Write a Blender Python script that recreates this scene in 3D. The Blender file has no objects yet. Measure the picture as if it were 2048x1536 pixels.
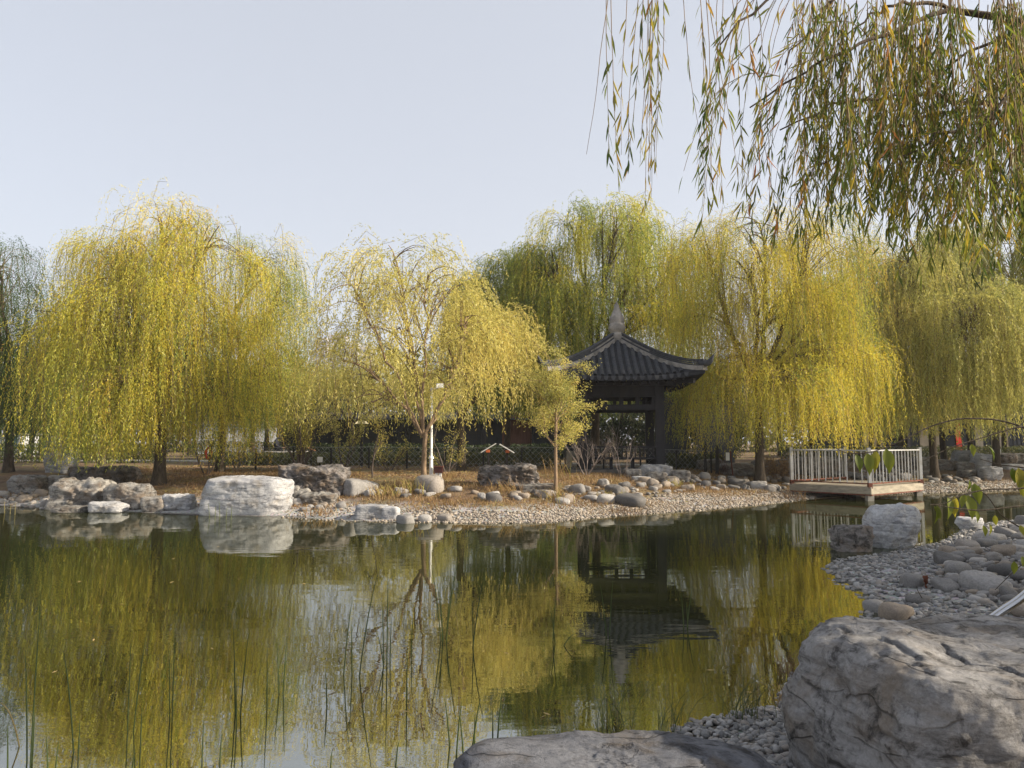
import bpy, math, random
import numpy as np
from mathutils import Vector

# ------------------------------------------------------------ camera, sky, sun
F, HOR, CAMZ = 1480.0, 885.0, 1.9
PITCH = math.atan((HOR - 768.0) / F)
sc = bpy.context.scene
cam_data = bpy.data.cameras.new('camera')
cam_data.sensor_width = 36.0
cam_data.lens = 36.0 * F / 2048.0
cam_data.clip_start = 0.05
cam_data.clip_end = 3000.0
cam = bpy.data.objects.new('camera', cam_data)
cam.location = (0, 0, CAMZ)
cam.rotation_euler = (math.pi / 2 + PITCH, 0, 0)
sc.collection.objects.link(cam)
sc.camera = cam

SUN_EL, SUN_AZ = math.radians(29.0), math.radians(100.0)     # azimuth clockwise from +Y (the view direction)
world = bpy.data.worlds.new('World')
sc.world = world
world.use_nodes = True
wn = world.node_tree
wn.nodes.clear()
w_out = wn.nodes.new('ShaderNodeOutputWorld')
w_bg = wn.nodes.new('ShaderNodeBackground')
w_sky = wn.nodes.new('ShaderNodeTexSky')
w_sky.sky_type = 'NISHITA'
w_sky.sun_disc = False
w_sky.sun_elevation = SUN_EL
w_sky.sun_rotation = SUN_AZ
w_sky.air_density = 1.0
w_sky.dust_density = 2.6
w_sky.ozone_density = 2.0
w_hs = wn.nodes.new('ShaderNodeHueSaturation')
w_hs.inputs['Saturation'].default_value = 0.62
w_mix = wn.nodes.new('ShaderNodeMix')
w_mix.data_type = 'RGBA'
w_mix.inputs[0].default_value = 0.38                          # even autumn haze over the whole sky
w_mix.inputs[7].default_value = (7.2, 7.45, 8.1, 1)
w_bg.inputs['Strength'].default_value = 0.079
wn.links.new(w_sky.outputs[0], w_hs.inputs['Color'])
wn.links.new(w_hs.outputs[0], w_mix.inputs[6])
wn.links.new(w_mix.outputs[2], w_bg.inputs['Color'])
wn.links.new(w_bg.outputs[0], w_out.inputs[0])

sun_data = bpy.data.lights.new('sun', 'SUN')
sun_data.energy = 5.0
sun_data.angle = math.radians(0.8)
sun_data.color = (1.0, 0.87, 0.68)
sun = bpy.data.objects.new('sun', sun_data)
to_sun = Vector((math.sin(SUN_AZ) * math.cos(SUN_EL), math.cos(SUN_AZ) * math.cos(SUN_EL), math.sin(SUN_EL)))
sun.rotation_euler = to_sun.to_track_quat('Z', 'Y').to_euler()
sun.location = to_sun * 60
sc.collection.objects.link(sun)

vs = sc.view_settings
vs.view_transform = 'Standard'
vs.look = 'None'
vs.exposure = 1.0
vs.gamma = 1.0
vs.use_curve_mapping = False
sc.cycles.max_bounces = 6
sc.cycles.diffuse_bounces = 3
sc.cycles.glossy_bounces = 3
sc.cycles.transmission_bounces = 3
sc.cycles.use_denoising = True

# ------------------------------------------------------------ helpers
HAZE = True
rng = np.random.default_rng(7)
random.seed(7)
COL = sc.collection

def ray(u, v):
    x = (u - 1024.0) / F
    y = (768.0 - v) / F
    return np.array([x, math.cos(PITCH) - y * math.sin(PITCH), math.sin(PITCH) + y * math.cos(PITCH)])

def at(u, v, depth):
    """the point that stands `depth` metres out from the camera's foot, seen at photograph pixel (u, v)"""
    d = ray(u, v)
    return np.array([0, 0, CAMZ]) + d * (depth / d[1])

def link(name, mesh, mat=None, parent=None):
    o = bpy.data.objects.new(name, mesh)
    if mat is not None and mesh is not None and len(mesh.materials) == 0:
        for m in (mat if isinstance(mat, (list, tuple)) else [mat]):
            mesh.materials.append(m)
    COL.objects.link(o)
    if parent is not None:
        o.parent = parent
    return o

def tag(o, label=None, cat=None, group=None, kind=None):
    if label: o['label'] = label
    if cat: o['category'] = cat
    if group: o['group'] = group
    if kind: o['kind'] = kind
    return o

def thing(name, label, cat, loc=(0, 0, 0), rz=0.0, group=None):
    o = bpy.data.objects.new(name, None)
    o.empty_display_size = 0.2
    COL.objects.link(o)
    o.location = tuple(float(c) for c in loc)
    o.rotation_euler = (0, 0, rz)
    return tag(o, label, cat, group)

class MB:
    """collects vertices and faces, builds one mesh"""
    def __init__(self):
        self.v, self.f, self.n, self.t = [], [], 0, []
    def add(self, verts, faces, tint=None):
        verts = np.asarray(verts, dtype=np.float32).reshape(-1, 3)
        faces = np.asarray(faces, dtype=np.int32)
        self.v.append(verts)
        self.f.append(faces + self.n)
        self.n += len(verts)
        self.t.append(np.full(len(faces), 0.5, dtype=np.float32) if tint is None
                      else np.broadcast_to(np.asarray(tint, dtype=np.float32), (len(faces),)))
        return self
    def box(self, c, s, rz=0.0, tint=None, taper=1.0):
        x, y, z = s[0] / 2, s[1] / 2, s[2] / 2
        p = np.array([[-x, -y, -z], [x, -y, -z], [x, y, -z], [-x, y, -z],
                      [-x * taper, -y * taper, z], [x * taper, -y * taper, z], [x * taper, y * taper, z], [-x * taper, y * taper, z]])
        if rz:
            cs, sn = math.cos(rz), math.sin(rz)
            p = np.stack([p[:, 0] * cs - p[:, 1] * sn, p[:, 0] * sn + p[:, 1] * cs, p[:, 2]], 1)
        return self.add(p + np.asarray(c), [[0, 3, 2, 1], [4, 5, 6, 7], [0, 1, 5, 4], [1, 2, 6, 5], [2, 3, 7, 6], [3, 0, 4, 7]], tint)
    def bar(self, a, b, w, h):
        """a box beam from a to b, w wide across, h high"""
        a, b = np.asarray(a, float), np.asarray(b, float)
        d = b - a; d /= np.linalg.norm(d)
        up = np.array([0, 0, 1.0]) if abs(d[2]) < 0.95 else np.array([1.0, 0, 0])
        s = np.cross(d, up); s /= np.linalg.norm(s); t = np.cross(s, d)
        q = [s * (i * w / 2) + t * (j * h / 2) for i, j in ((-1, -1), (1, -1), (1, 1), (-1, 1))]
        p = [a + k for k in q] + [b + k for k in q]
        return self.add(p, [[0, 3, 2, 1], [4, 5, 6, 7], [0, 1, 5, 4], [1, 2, 6, 5], [2, 3, 7, 6], [3, 0, 4, 7]])
    def tube(self, pts, rad, k=6, tint=None):
        pts = np.asarray(pts, float)
        n = len(pts)
        rad = np.broadcast_to(np.asarray(rad, float), (n,))
        d = np.gradient(pts, axis=0)
        d /= np.linalg.norm(d, axis=1)[:, None] + 1e-9
        ref = np.array([0.31, 0.87, 0.38]) if abs(d[:, 2]).mean() > 0.7 else np.array([0.1, 0.05, 1.0])
        s = np.cross(d, ref); s /= np.linalg.norm(s, axis=1)[:, None] + 1e-9
        t = np.cross(d, s)
        a = np.arange(k) * 2 * math.pi / k
        ring = pts[:, None, :] + rad[:, None, None] * (np.cos(a)[None, :, None] * s[:, None, :] + np.sin(a)[None, :, None] * t[:, None, :])
        i = np.arange(n - 1)[:, None] * k
        j = np.arange(k)[None, :]
        jn = (j + 1) % k
        q = np.stack([i + j, i + jn, i + k + jn, i + k + j], -1).reshape(-1, 4)
        v = ring.reshape(-1, 3)
        self.add(v, q, tint)
        self.add(ring[-1], [[0, m, m + 1] for m in range(1, k - 1)], tint)
        self.add(ring[0], [[0, m + 1, m] for m in range(1, k - 1)], tint)
        return self
    def lathe(self, prof, k=24, c=(0, 0, 0), tint=None):
        prof = np.asarray(prof, float)
        a = np.arange(k) * 2 * math.pi / k
        ring = np.stack([prof[:, 0, None] * np.cos(a), prof[:, 0, None] * np.sin(a), np.repeat(prof[:, 1, None], k, 1)], -1) + np.asarray(c)
        n = len(prof)
        i = np.arange(n - 1)[:, None] * k; j = np.arange(k)[None, :]; jn = (j + 1) % k
        return self.add(ring.reshape(-1, 3), np.stack([i + j, i + jn, i + k + jn, i + k + j], -1).reshape(-1, 4), tint)
    def mesh(self, name, smooth=False):
        me = bpy.data.meshes.new(name)
        if not self.v:
            return me
        v = np.concatenate(self.v)
        counts = np.concatenate([np.full(len(f), f.shape[1], dtype=np.int32) for f in self.f])
        idx = np.concatenate([f.ravel() for f in self.f]).astype(np.int32)
        me.vertices.add(len(v)); me.vertices.foreach_set('co', v.ravel())
        me.loops.add(len(idx)); me.loops.foreach_set('vertex_index', idx)
        me.polygons.add(len(counts))
        st = np.zeros(len(counts), dtype=np.int32); st[1:] = np.cumsum(counts)[:-1]
        me.polygons.foreach_set('loop_start', st)
        me.polygons.foreach_set('loop_total', counts)
        me.polygons.foreach_set('use_smooth', np.full(len(counts), bool(smooth)))
        at_ = me.attributes.new('tint', 'FLOAT', 'FACE')
        at_.data.foreach_set('value', np.concatenate(self.t).astype(np.float32))
        me.update(calc_edges=True)
        return me
    def build(self, name, mat, parent=None, smooth=False):
        return link(name, self.mesh(name, smooth), mat, parent)

# value noise, vectorised
def _hash(i, j, k, seed):
    n = (i * 374761393 + j * 668265263 + k * 2147483647 + seed * 974711).astype(np.int64)
    n = (n ^ (n >> 13)) * 1274126177
    n = n ^ (n >> 16)
    return (n & 0xFFFFF) / float(0xFFFFF)

def vnoise(p, seed=0):
    p = np.asarray(p, float)
    f = np.floor(p); r = p - f; f = f.astype(np.int64)
    r = r * r * (3 - 2 * r)
    out = 0
    for a in (0, 1):
        for b in (0, 1):
            for c in (0, 1):
                w = (r[:, 0] if a else 1 - r[:, 0]) * (r[:, 1] if b else 1 - r[:, 1]) * (r[:, 2] if c else 1 - r[:, 2])
                out = out + w * _hash(f[:, 0] + a, f[:, 1] + b, f[:, 2] + c, seed)
    return out * 2 - 1

def fbm(p, seed=0, octv=4, gain=0.5):
    s, a, out = 1.0, 1.0, 0
    for o in range(octv):
        out = out + a * vnoise(np.asarray(p) * s, seed + o * 17)
        s *= 2.03; a *= gain
    return out

# ------------------------------------------------------------ materials
def mat_new(name):
    m = bpy.data.materials.new(name)
    m.use_nodes = True
    nt = m.node_tree
    nt.nodes.clear()
    out = nt.nodes.new('ShaderNodeOutputMaterial')
    return m, nt, out

def N(nt, kind, **kw):
    n = nt.nodes.new(kind)
    for k, v in kw.items():
        if k.startswith('i_'):
            key = k[2:].replace('_', ' ')
            n.inputs[key].default_value = v
        else:
            setattr(n, k, v)
    return n

def ramp(nt, fac, stops, interp='LINEAR'):
    r = nt.nodes.new('ShaderNodeValToRGB')
    r.color_ramp.interpolation = interp
    e = r.color_ramp.elements
    while len(e) < len(stops):
        e.new(0.5)
    for el, (p, c) in zip(e, stops):
        el.position = p
        el.color = (*c, 1) if len(c) == 3 else c
    nt.links.new(fac, r.inputs[0])
    return r.outputs[0]

def mix(nt, fac, a, b, mode='MIX'):
    m = nt.nodes.new('ShaderNodeMix')
    m.data_type = 'RGBA'
    m.blend_type = mode
    for sock, val in ((m.inputs[0], fac), (m.inputs[6], a), (m.inputs[7], b)):
        if hasattr(val, 'is_linked'):
            nt.links.new(val, sock)
        elif isinstance(val, (int, float)):
            sock.default_value = val
        else:
            sock.default_value = (*val, 1) if len(val) == 3 else val
    return m.outputs[2]

def coords(nt, scale=(1, 1, 1), kind='Object', rot=(0, 0, 0)):
    tc = nt.nodes.new('ShaderNodeTexCoord')
    mp = nt.nodes.new('ShaderNodeMapping')
    mp.inputs['Scale'].default_value = scale
    mp.inputs['Rotation'].default_value = rot
    nt.links.new(tc.outputs[kind], mp.inputs[0])
    return mp.outputs[0]

def noise(nt, vec, scale, detail=4, rough=0.55, dist=0.0):
    n = nt.nodes.new('ShaderNodeTexNoise')
    n.inputs['Scale'].default_value = scale
    n.inputs['Detail'].default_value = detail
    n.inputs['Roughness'].default_value = rough
    n.inputs['Distortion'].default_value = dist
    nt.links.new(vec, n.inputs['Vector'])
    return n.outputs[0]

def bump(nt, h, strength=0.4, dist=0.02, nrm=None):
    b = nt.nodes.new('ShaderNodeBump')
    b.inputs['Strength'].default_value = strength
    b.inputs['Distance'].default_value = dist
    nt.links.new(h, b.inputs['Height'])
    if nrm is not None:
        nt.links.new(nrm, b.inputs['Normal'])
    return b.outputs[0]

def principled(nt, out, color, rough=0.7, spec=0.3, normal=None, metal=0.0):
    p = nt.nodes.new('ShaderNodeBsdfPrincipled')
    for s, v in ((p.inputs['Base Color'], color), (p.inputs['Roughness'], rough)):
        if hasattr(v, 'is_linked'):
            nt.links.new(v, s)
        elif isinstance(v, (int, float)):
            s.default_value = v
        else:
            s.default_value = (*v, 1)
    p.inputs['Specular IOR Level'].default_value = spec
    p.inputs['Metallic'].default_value = metal
    if normal is not None:
        nt.links.new(normal, p.inputs['Normal'])
    nt.links.new(p.outputs[0], out.inputs[0])
    return p

def plain(name, color, rough=0.7, var=0.25, scale=6.0, spec=0.3, metal=0.0, bmp=0.15, stretch=(1, 1, 1), grime=None):
    m, nt, out = mat_new(name)
    v = coords(nt, stretch)
    n1 = noise(nt, v, scale, 6, 0.6)
    dark = tuple(c * (1 - var) for c in color); lite = tuple(min(1, c * (1 + var)) for c in color)
    col = ramp(nt, n1, [(0.3, dark), (0.7, lite)])
    if grime:
        n2 = noise(nt, v, scale * 0.35, 5, 0.65)
        col = mix(nt, ramp(nt, n2, [(0.48, (0, 0, 0)), (0.68, (1, 1, 1))]), col, grime)
    n3 = noise(nt, v, scale * 5, 4, 0.6)
    principled(nt, out, col, rough, spec, bump(nt, n3, bmp, 0.01), metal)
    return m

def leaf_material(name, stops, trans=0.45, jitter=0.18):
    """leaf colour along `tint` (green to gold), light passes through the blade"""
    m, nt, out = mat_new(name)
    a = N(nt, 'ShaderNodeAttribute', attribute_name='tint')
    col = ramp(nt, a.outputs['Fac'], stops)
    d = nt.nodes.new('ShaderNodeBsdfDiffuse')
    t = nt.nodes.new('ShaderNodeBsdfTranslucent')
    g = nt.nodes.new('ShaderNodeBsdfGlossy')
    g.inputs['Roughness'].default_value = 0.45
    g.inputs['Color'].default_value = (0.9, 0.9, 0.9, 1)
    nt.links.new(col, d.inputs[0]); nt.links.new(col, t.inputs[0])
    m1 = nt.nodes.new('ShaderNodeMixShader'); m1.inputs[0].default_value = trans
    nt.links.new(d.outputs[0], m1.inputs[1]); nt.links.new(t.outputs[0], m1.inputs[2])
    m2 = nt.nodes.new('ShaderNodeMixShader'); m2.inputs[0].default_value = 0.02
    nt.links.new(m1.outputs[0], m2.inputs[1]); nt.links.new(g.outputs[0], m2.inputs[2])
    nt.links.new(m2.outputs[0], out.inputs[0])
    return m

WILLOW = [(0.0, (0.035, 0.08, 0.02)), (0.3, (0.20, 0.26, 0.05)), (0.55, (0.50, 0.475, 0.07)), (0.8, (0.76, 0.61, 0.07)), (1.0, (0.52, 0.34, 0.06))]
M_willow = leaf_material('willow_leaf', WILLOW, 0.5)
M_gold = leaf_material('golden_leaf', [(0.0, (0.24, 0.26, 0.07)), (0.4, (0.50, 0.46, 0.125)), (0.75, (0.66, 0.55, 0.15)), (1.0, (0.50, 0.34, 0.12))], 0.5)
M_near_leaf = leaf_material('near_willow_leaf', [(0.0, (0.06, 0.10, 0.018)), (0.4, (0.20, 0.22, 0.03)), (0.7, (0.44, 0.32, 0.035)), (1.0, (0.42, 0.17, 0.05))], 0.5)
M_dark_leaf = leaf_material('evergreen_leaf', [(0.0, (0.018, 0.03, 0.014)), (0.5, (0.04, 0.06, 0.022)), (1.0, (0.09, 0.10, 0.03))], 0.3)
M_cover_leaf = leaf_material('ground_cover_leaf', [(0.0, (0.05, 0.07, 0.03)), (0.5, (0.13, 0.14, 0.05)), (1.0, (0.27, 0.21, 0.09))], 0.35)
M_dry = leaf_material('dry_grass', [(0.0, (0.14, 0.08, 0.04)), (0.5, (0.30, 0.19, 0.09)), (0.85, (0.42, 0.31, 0.13)), (1.0, (0.40, 0.36, 0.08))], 0.3)
M_reed = leaf_material('reed_blade', [(0.0, (0.03, 0.05, 0.018)), (0.6, (0.09, 0.12, 0.035)), (1.0, (0.24, 0.19, 0.08))], 0.25)

M_bark = plain('willow_bark', (0.075, 0.06, 0.045), 0.9, 0.5, 9, 0.15, bmp=0.9, stretch=(3, 3, 0.6))
M_bark_pale = plain('pale_bark', (0.24, 0.17, 0.11), 0.9, 0.4, 9, 0.15, bmp=0.7, stretch=(3, 3, 0.6))
M_twig = plain('twig_bark', (0.16, 0.115, 0.065), 0.9, 0.3, 8, 0.15)
M_bare = plain('bare_shrub_bark', (0.24, 0.20, 0.18), 0.9, 0.3, 8, 0.15)

def rock_material(name, pale, mid, dark, stain, strat=3.0, dark_amt=0.5, stain_amt=0.5, tilt=0.15, fine=1.0):
    m, nt, out = mat_new(name)
    v = coords(nt, (1, 1, 1), 'Object', (tilt, tilt * 0.6, 0.3))
    vs_ = coords(nt, (0.7, 0.7, strat), 'Object', (tilt, tilt * 0.6, 0.3))
    oi = nt.nodes.new('ShaderNodeObjectInfo')
    n_big = noise(nt, v, 2.2 * fine, 6, 0.62, 0.4)
    n_str = noise(nt, vs_, 3.2 * fine, 12, 0.74, 0.5)
    n_fine = noise(nt, v, 30 * fine, 10, 0.78)
    n_mid = noise(nt, v, 6.0 * fine, 10, 0.72, 0.4)
    base = ramp(nt, n_str, [(0.34, dark), (0.44, mid), (0.54, pale), (0.75, tuple(min(1, c * 1.12) for c in pale))])
    base = mix(nt, ramp(nt, n_big, [(0.58 - 0.18 * stain_amt, (0, 0, 0)), (0.72 - 0.1 * stain_amt, (0.85, 0.85, 0.85))]), base, stain)
    blot = ramp(nt, n_mid, [(0.46 + 0.16 * (1 - dark_amt), (0, 0, 0)), (0.58 + 0.16 * (1 - dark_amt), (0.9, 0.9, 0.9))])
    base = mix(nt, blot, base, dark)
    base = mix(nt, 0.55, base, ramp(nt, n_fine, [(0.3, (0.25, 0.25, 0.25)), (0.7, (0.8, 0.8, 0.8))]), 'OVERLAY')
    # thin dark cracks
    vor = nt.nodes.new('ShaderNodeTexVoronoi')
    vor.feature = 'DISTANCE_TO_EDGE'
    vor.inputs['Scale'].default_value = 1.1 * fine
    dn = mix(nt, 0.22, vs_, nt.nodes.new('ShaderNodeTexNoise').outputs[1])
    nt.links.new(dn, vor.inputs['Vector'])
    crack = ramp(nt, vor.outputs['Distance'], [(0.0, (0, 0, 0)), (0.012, (1, 1, 1))])
    crack = mix(nt, ramp(nt, n_big, [(0.46, (1, 1, 1)), (0.56, (0, 0, 0))]), crack, (1, 1, 1))
    base = mix(nt, crack, mix(nt, 0.45, base, dark), base)
    hsv = nt.nodes.new('ShaderNodeHueSaturation')
    mr = nt.nodes.new('ShaderNodeMapRange'); mr.inputs[3].default_value = 0.8; mr.inputs[4].default_value = 1.15
    nt.links.new(oi.outputs['Random'], mr.inputs[0]); nt.links.new(mr.outputs[0], hsv.inputs['Value'])
    nt.links.new(base, hsv.inputs['Color'])
    b1 = bump(nt, n_str, 0.6, 0.022)
    b2 = bump(nt, n_mid, 0.45, 0.014, b1)
    b3 = bump(nt, n_fine, 0.8, 0.018, b2)
    b4 = bump(nt, crack, 0.8, 0.02, b3)
    principled(nt, out, hsv.outputs[0], 0.85, 0.25, b4)
    return m

M_rock_white = rock_material('white_limestone', (0.372, 0.372, 0.378), (0.273, 0.273, 0.285), (0.081, 0.081, 0.087), (0.248, 0.223, 0.192), 4.0, 0.25, 0.3)
M_rock_grey = rock_material('grey_limestone', (0.238, 0.228, 0.212), (0.150, 0.140, 0.130), (0.031, 0.029, 0.026), (0.145, 0.109, 0.078), 2.5, 0.6, 0.5)
M_rock_dark = rock_material('dark_limestone', (0.196, 0.180, 0.173), (0.109, 0.101, 0.094), (0.025, 0.023, 0.021), (0.138, 0.098, 0.065), 2.0, 0.75, 0.6)
M_rock_near = rock_material('near_limestone', (0.323, 0.315, 0.311), (0.210, 0.202, 0.197), (0.046, 0.042, 0.039), (0.218, 0.181, 0.143), 3.0, 0.62, 0.42, 0.2, 1.35)
M_rock_slab = rock_material('slab_limestone', (0.150, 0.154, 0.170), (0.099, 0.101, 0.113), (0.024, 0.024, 0.026), (0.106, 0.089, 0.073), 6.0, 0.45, 0.3, 0.1, 1.6)

def cobble_material(name, lo, hi, warm):
    m, nt, out = mat_new(name)
    oi = nt.nodes.new('ShaderNodeObjectInfo')
    v = coords(nt)
    a = N(nt, 'ShaderNodeAttribute', attribute_name='tint')
    add = nt.nodes.new('ShaderNodeMath'); add.operation = 'ADD'
    nt.links.new(oi.outputs['Random'], add.inputs[0]); nt.links.new(a.outputs['Fac'], add.inputs[1])
    fr = nt.nodes.new('ShaderNodeMath'); fr.operation = 'FRACT'
    nt.links.new(add.outputs[0], fr.inputs[0])
    base = ramp(nt, fr.outputs[0], [(0, lo), (0.35, tuple((l + h) / 2 for l, h in zip(lo, hi))), (0.6, warm), (0.8, hi), (1, tuple((l * 2 + h) / 3 for l, h in zip(lo, hi)))])
    n1 = noise(nt, v, 9, 6, 0.65); n2 = noise(nt, v, 60, 4, 0.6)
    base = mix(nt, 0.55, base, ramp(nt, n1, [(0.3, (0.25, 0.25, 0.25)), (0.7, (0.75, 0.75, 0.75))]), 'OVERLAY')
    principled(nt, out, base, 0.75, 0.3, bump(nt, n2, 0.25, 0.006, bump(nt, n1, 0.3, 0.02)))
    return m
M_cobble = cobble_material('river_cobble', (0.095, 0.090, 0.087), (0.324, 0.310, 0.297), (0.225, 0.184, 0.144))
M_pebble = cobble_material('gravel_pebble', (0.108, 0.108, 0.108), (0.342, 0.333, 0.324), (0.234, 0.207, 0.180))
M_pebble_tan = cobble_material('tan_gravel_pebble', (0.135, 0.113, 0.090), (0.378, 0.333, 0.279), (0.279, 0.225, 0.171))
# ------------------------------------------------------------ the pond and the ground
POND = np.array([(-0.36, 4.36), (-1.2, 3.9), (-4, 3.3), (-10, 2.6), (-20, 4), (-27, 12), (-26, 21), (-20, 23), (-15.6, 22.5), (-11.6, 20.8), (-8.4, 19.7),
                 (-5.86, 19.1), (-3.97, 18.1), (-2.7, 17.9), (-0.28, 17.6), (0.92, 17.9), (2.27, 19.1), (3.75, 20.1), (5.37, 21.1), (7.3, 22.7), (8.7, 23.9),
                 (10.3, 25.4), (12.2, 27.2), (15.7, 28.1), (20.9, 30.2), (29, 32), (35, 28), (30, 22.5), (20, 19.8), (11.9, 18.1), (10.2, 16.6), (8.2, 14.2),
                 (6.7, 13.0), (5.4, 12.2), (4.75, 11.2), (4.5, 10.2), (4.4, 9.0), (3.85, 8.1), (2.95, 6.95), (2.4, 6.2), (1.98, 5.46), (1.31, 5.16), (0.98, 4.9), (0.72, 4.73), (-0.07, 4.55)])

def shore_dist(x, y):
    """signed distance to the waterline, positive on land"""
    x = np.atleast_1d(np.asarray(x, float)).ravel(); y = np.atleast_1d(np.asarray(y, float)).ravel()
    d = np.full(x.shape, 1e9); ins = np.zeros(x.shape, bool)
    n = len(POND)
    for i in range(n):
        ax, ay = POND[i]; bx, by = POND[(i + 1) % n]
        ex, ey = bx - ax, by - ay
        t = np.clip(((x - ax) * ex + (y - ay) * ey) / (ex * ex + ey * ey), 0, 1)
        d = np.minimum(d, np.hypot(x - ax - t * ex, y - ay - t * ey))
        c = ((ay > y) != (by > y)) & (x < (bx - ax) * (y - ay) / (by - ay + 1e-12) + ax)
        ins ^= c
    return np.where(ins, -d, d)

def height(x, y):
    x = np.atleast_1d(np.asarray(x, float)).ravel(); y = np.atleast_1d(np.asarray(y, float)).ravel()
    sd = shore_dist(x, y)
    wob = fbm(np.stack([x * 0.9, y * 0.9, x * 0], 1), 3, 3) * 0.22
    sdw = sd + wob * np.clip(np.abs(sd), 0, 1) * 0.6
    z = np.interp(sdw, [-6, -2, 0, 1, 2.5, 4, 6, 9, 20, 600], [-0.9, -0.35, 0, 0.11, 0.30, 0.52, 0.74, 0.86, 0.93, 1.0])
    near = np.clip((14 - y) / 4, 0, 1)
    z = np.where(z > 0, z * (1 - 0.3 * near), z)
    lump = fbm(np.stack([x * 1.7, y * 1.7, x * 0 + 5], 1), 9, 3) * 0.035
    return z + lump * np.clip(sd - 0.4, 0, 1)

def gz(x, y):
    return float(height(x, y)[0])

def ground_at(u, v):
    """where the sight line through photograph pixel (u, v) meets the ground or the water"""
    d = ray(u, v)
    t = np.concatenate([np.arange(2.2, 45, 0.05), np.arange(45, 160, 0.5)])
    p = np.array([0, 0, CAMZ])[None] + d[None] * (t / d[1])[:, None]
    h = np.maximum(height(p[:, 0], p[:, 1]), 0.0)
    hit = np.nonzero(p[:, 2] <= h)[0]
    i = hit[0] if len(hit) else len(t) - 1
    return np.array([p[i, 0], p[i, 1], h[i]])

def axis(lo, hi, fine_lo, fine_hi, step, grow=1.22):
    a = list(np.arange(fine_lo, fine_hi, step))
    s, x = step, fine_hi
    while x < hi:
        a.append(x); s *= grow; x += s
    a.append(hi)
    s, x, b = step, fine_lo - step, []
    while x > lo:
        b.append(x); s *= grow; x -= s
    b.append(lo)
    return np.array(b[::-1] + a)

gx = axis(-780, 780, -18, 22, 0.26)
gy = axis(-74, 1010, 1, 34, 0.26)
GX, GY = np.meshgrid(gx, gy)
GZ = height(GX, GY)
gm = MB()
nx, ny = len(gx), len(gy)
ii, jj = np.meshgrid(np.arange(nx - 1), np.arange(ny - 1))
k0 = (jj * nx + ii).ravel()
gm.add(np.stack([GX.ravel(), GY.ravel(), GZ], 1), np.stack([k0, k0 + 1, k0 + nx + 1, k0 + nx], 1))
g_mesh = gm.mesh('ground', True)
sd_attr = g_mesh.attributes.new('shore', 'FLOAT', 'POINT')
sd_attr.data.foreach_set('value', shore_dist(GX, GY).astype(np.float32))

m_ground, nt, out = mat_new('bank_ground')
v = coords(nt)
sh = N(nt, 'ShaderNodeAttribute', attribute_name='shore')
n1 = noise(nt, v, 0.8, 6, 0.6); n2 = noise(nt, v, 5, 6, 0.65); n3 = noise(nt, v, 30, 6, 0.7)
soil = ramp(nt, n2, [(0.25, (0.075, 0.05, 0.034)), (0.5, (0.15, 0.10, 0.065)), (0.75, (0.24, 0.165, 0.10))])
soil = mix(nt, ramp(nt, n1, [(0.45, (0, 0, 0)), (0.65, (0.7, 0.7, 0.7))]), soil, (0.16, 0.145, 0.06))
soil = mix(nt, 0.5, soil, ramp(nt, n3, [(0.3, (0.2, 0.2, 0.2)), (0.7, (0.8, 0.8, 0.8))]), 'OVERLAY')
vor = nt.nodes.new('ShaderNodeTexVoronoi'); vor.inputs['Scale'].default_value = 22
nt.links.new(v, vor.inputs['Vector'])
grav = mix(nt, 0.8, (0.30, 0.275, 0.25), vor.outputs['Color'], 'OVERLAY')
hsg = nt.nodes.new('ShaderNodeHueSaturation'); hsg.inputs['Saturation'].default_value = 0.22; hsg.inputs['Value'].default_value = 0.85
nt.links.new(grav, hsg.inputs['Color'])
edge = nt.nodes.new('ShaderNodeMath'); edge.operation = 'MULTIPLY_ADD'; edge.inputs[1].default_value = 1.6; 
nt.links.new(n1, edge.inputs[0]); nt.links.new(sh.outputs['Fac'], edge.inputs[2])
col = mix(nt, ramp(nt, edge.outputs[0], [(0.0, (0, 0, 0)), (1.0, (1, 1, 1))]), hsg.outputs[0], hsg.outputs[0])
mr = nt.nodes.new('ShaderNodeMapRange'); mr.inputs[1].default_value = 2.2; mr.inputs[2].default_value = 3.3
nt.links.new(edge.outputs[0], mr.inputs[0])
col = mix(nt, mr.outputs[0], hsg.outputs[0], soil)
mr2 = nt.nodes.new('ShaderNodeMapRange'); mr2.inputs[1].default_value = -0.02; mr2.inputs[2].default_value = 0.22
nt.links.new(sh.outputs['Fac'], mr2.inputs[0])
col = mix(nt, mr2.outputs[0], (0.055, 0.045, 0.03), col)      # wet mud at the waterline
principled(nt, out, col, 0.92, 0.15, bump(nt, n3, 0.6, 0.03, bump(nt, vor.outputs['Distance'], 0.5, 0.03)))
ground = link('ground', g_mesh, m_ground)
tag(ground, 'brown earth bank with leaf litter and pale gravel round the pond', 'ground', kind='structure')

m_water, nt, out = mat_new('pond_water')
v = coords(nt, (0.55, 1.5, 1))
v2 = coords(nt, (0.34, 1.0, 1))
nw = noise(nt, v2, 4.2, 3, 0.5, 0.3)
nb = noise(nt, v, 0.35, 3, 0.5)
rip = nt.nodes.new('ShaderNodeMath'); rip.operation = 'MULTIPLY'
nt.links.new(nw, rip.inputs[0])
nt.links.new(ramp(nt, nb, [(0.36, (0.15, 0.15, 0.15)), (0.62, (1, 1, 1))]), rip.inputs[1])
nrm = bump(nt, rip.outputs[0], 0.045, 0.05)
dif = nt.nodes.new('ShaderNodeBsdfDiffuse')
dif.inputs[0].default_value = (0.020, 0.022, 0.007, 1)
gl = nt.nodes.new('ShaderNodeBsdfGlossy')
gl.inputs['Roughness'].default_value = 0.015
gl.inputs['Color'].default_value = (0.94, 0.95, 0.90, 1)
fr = nt.nodes.new('ShaderNodeFresnel'); fr.inputs[0].default_value = 6.5
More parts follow.
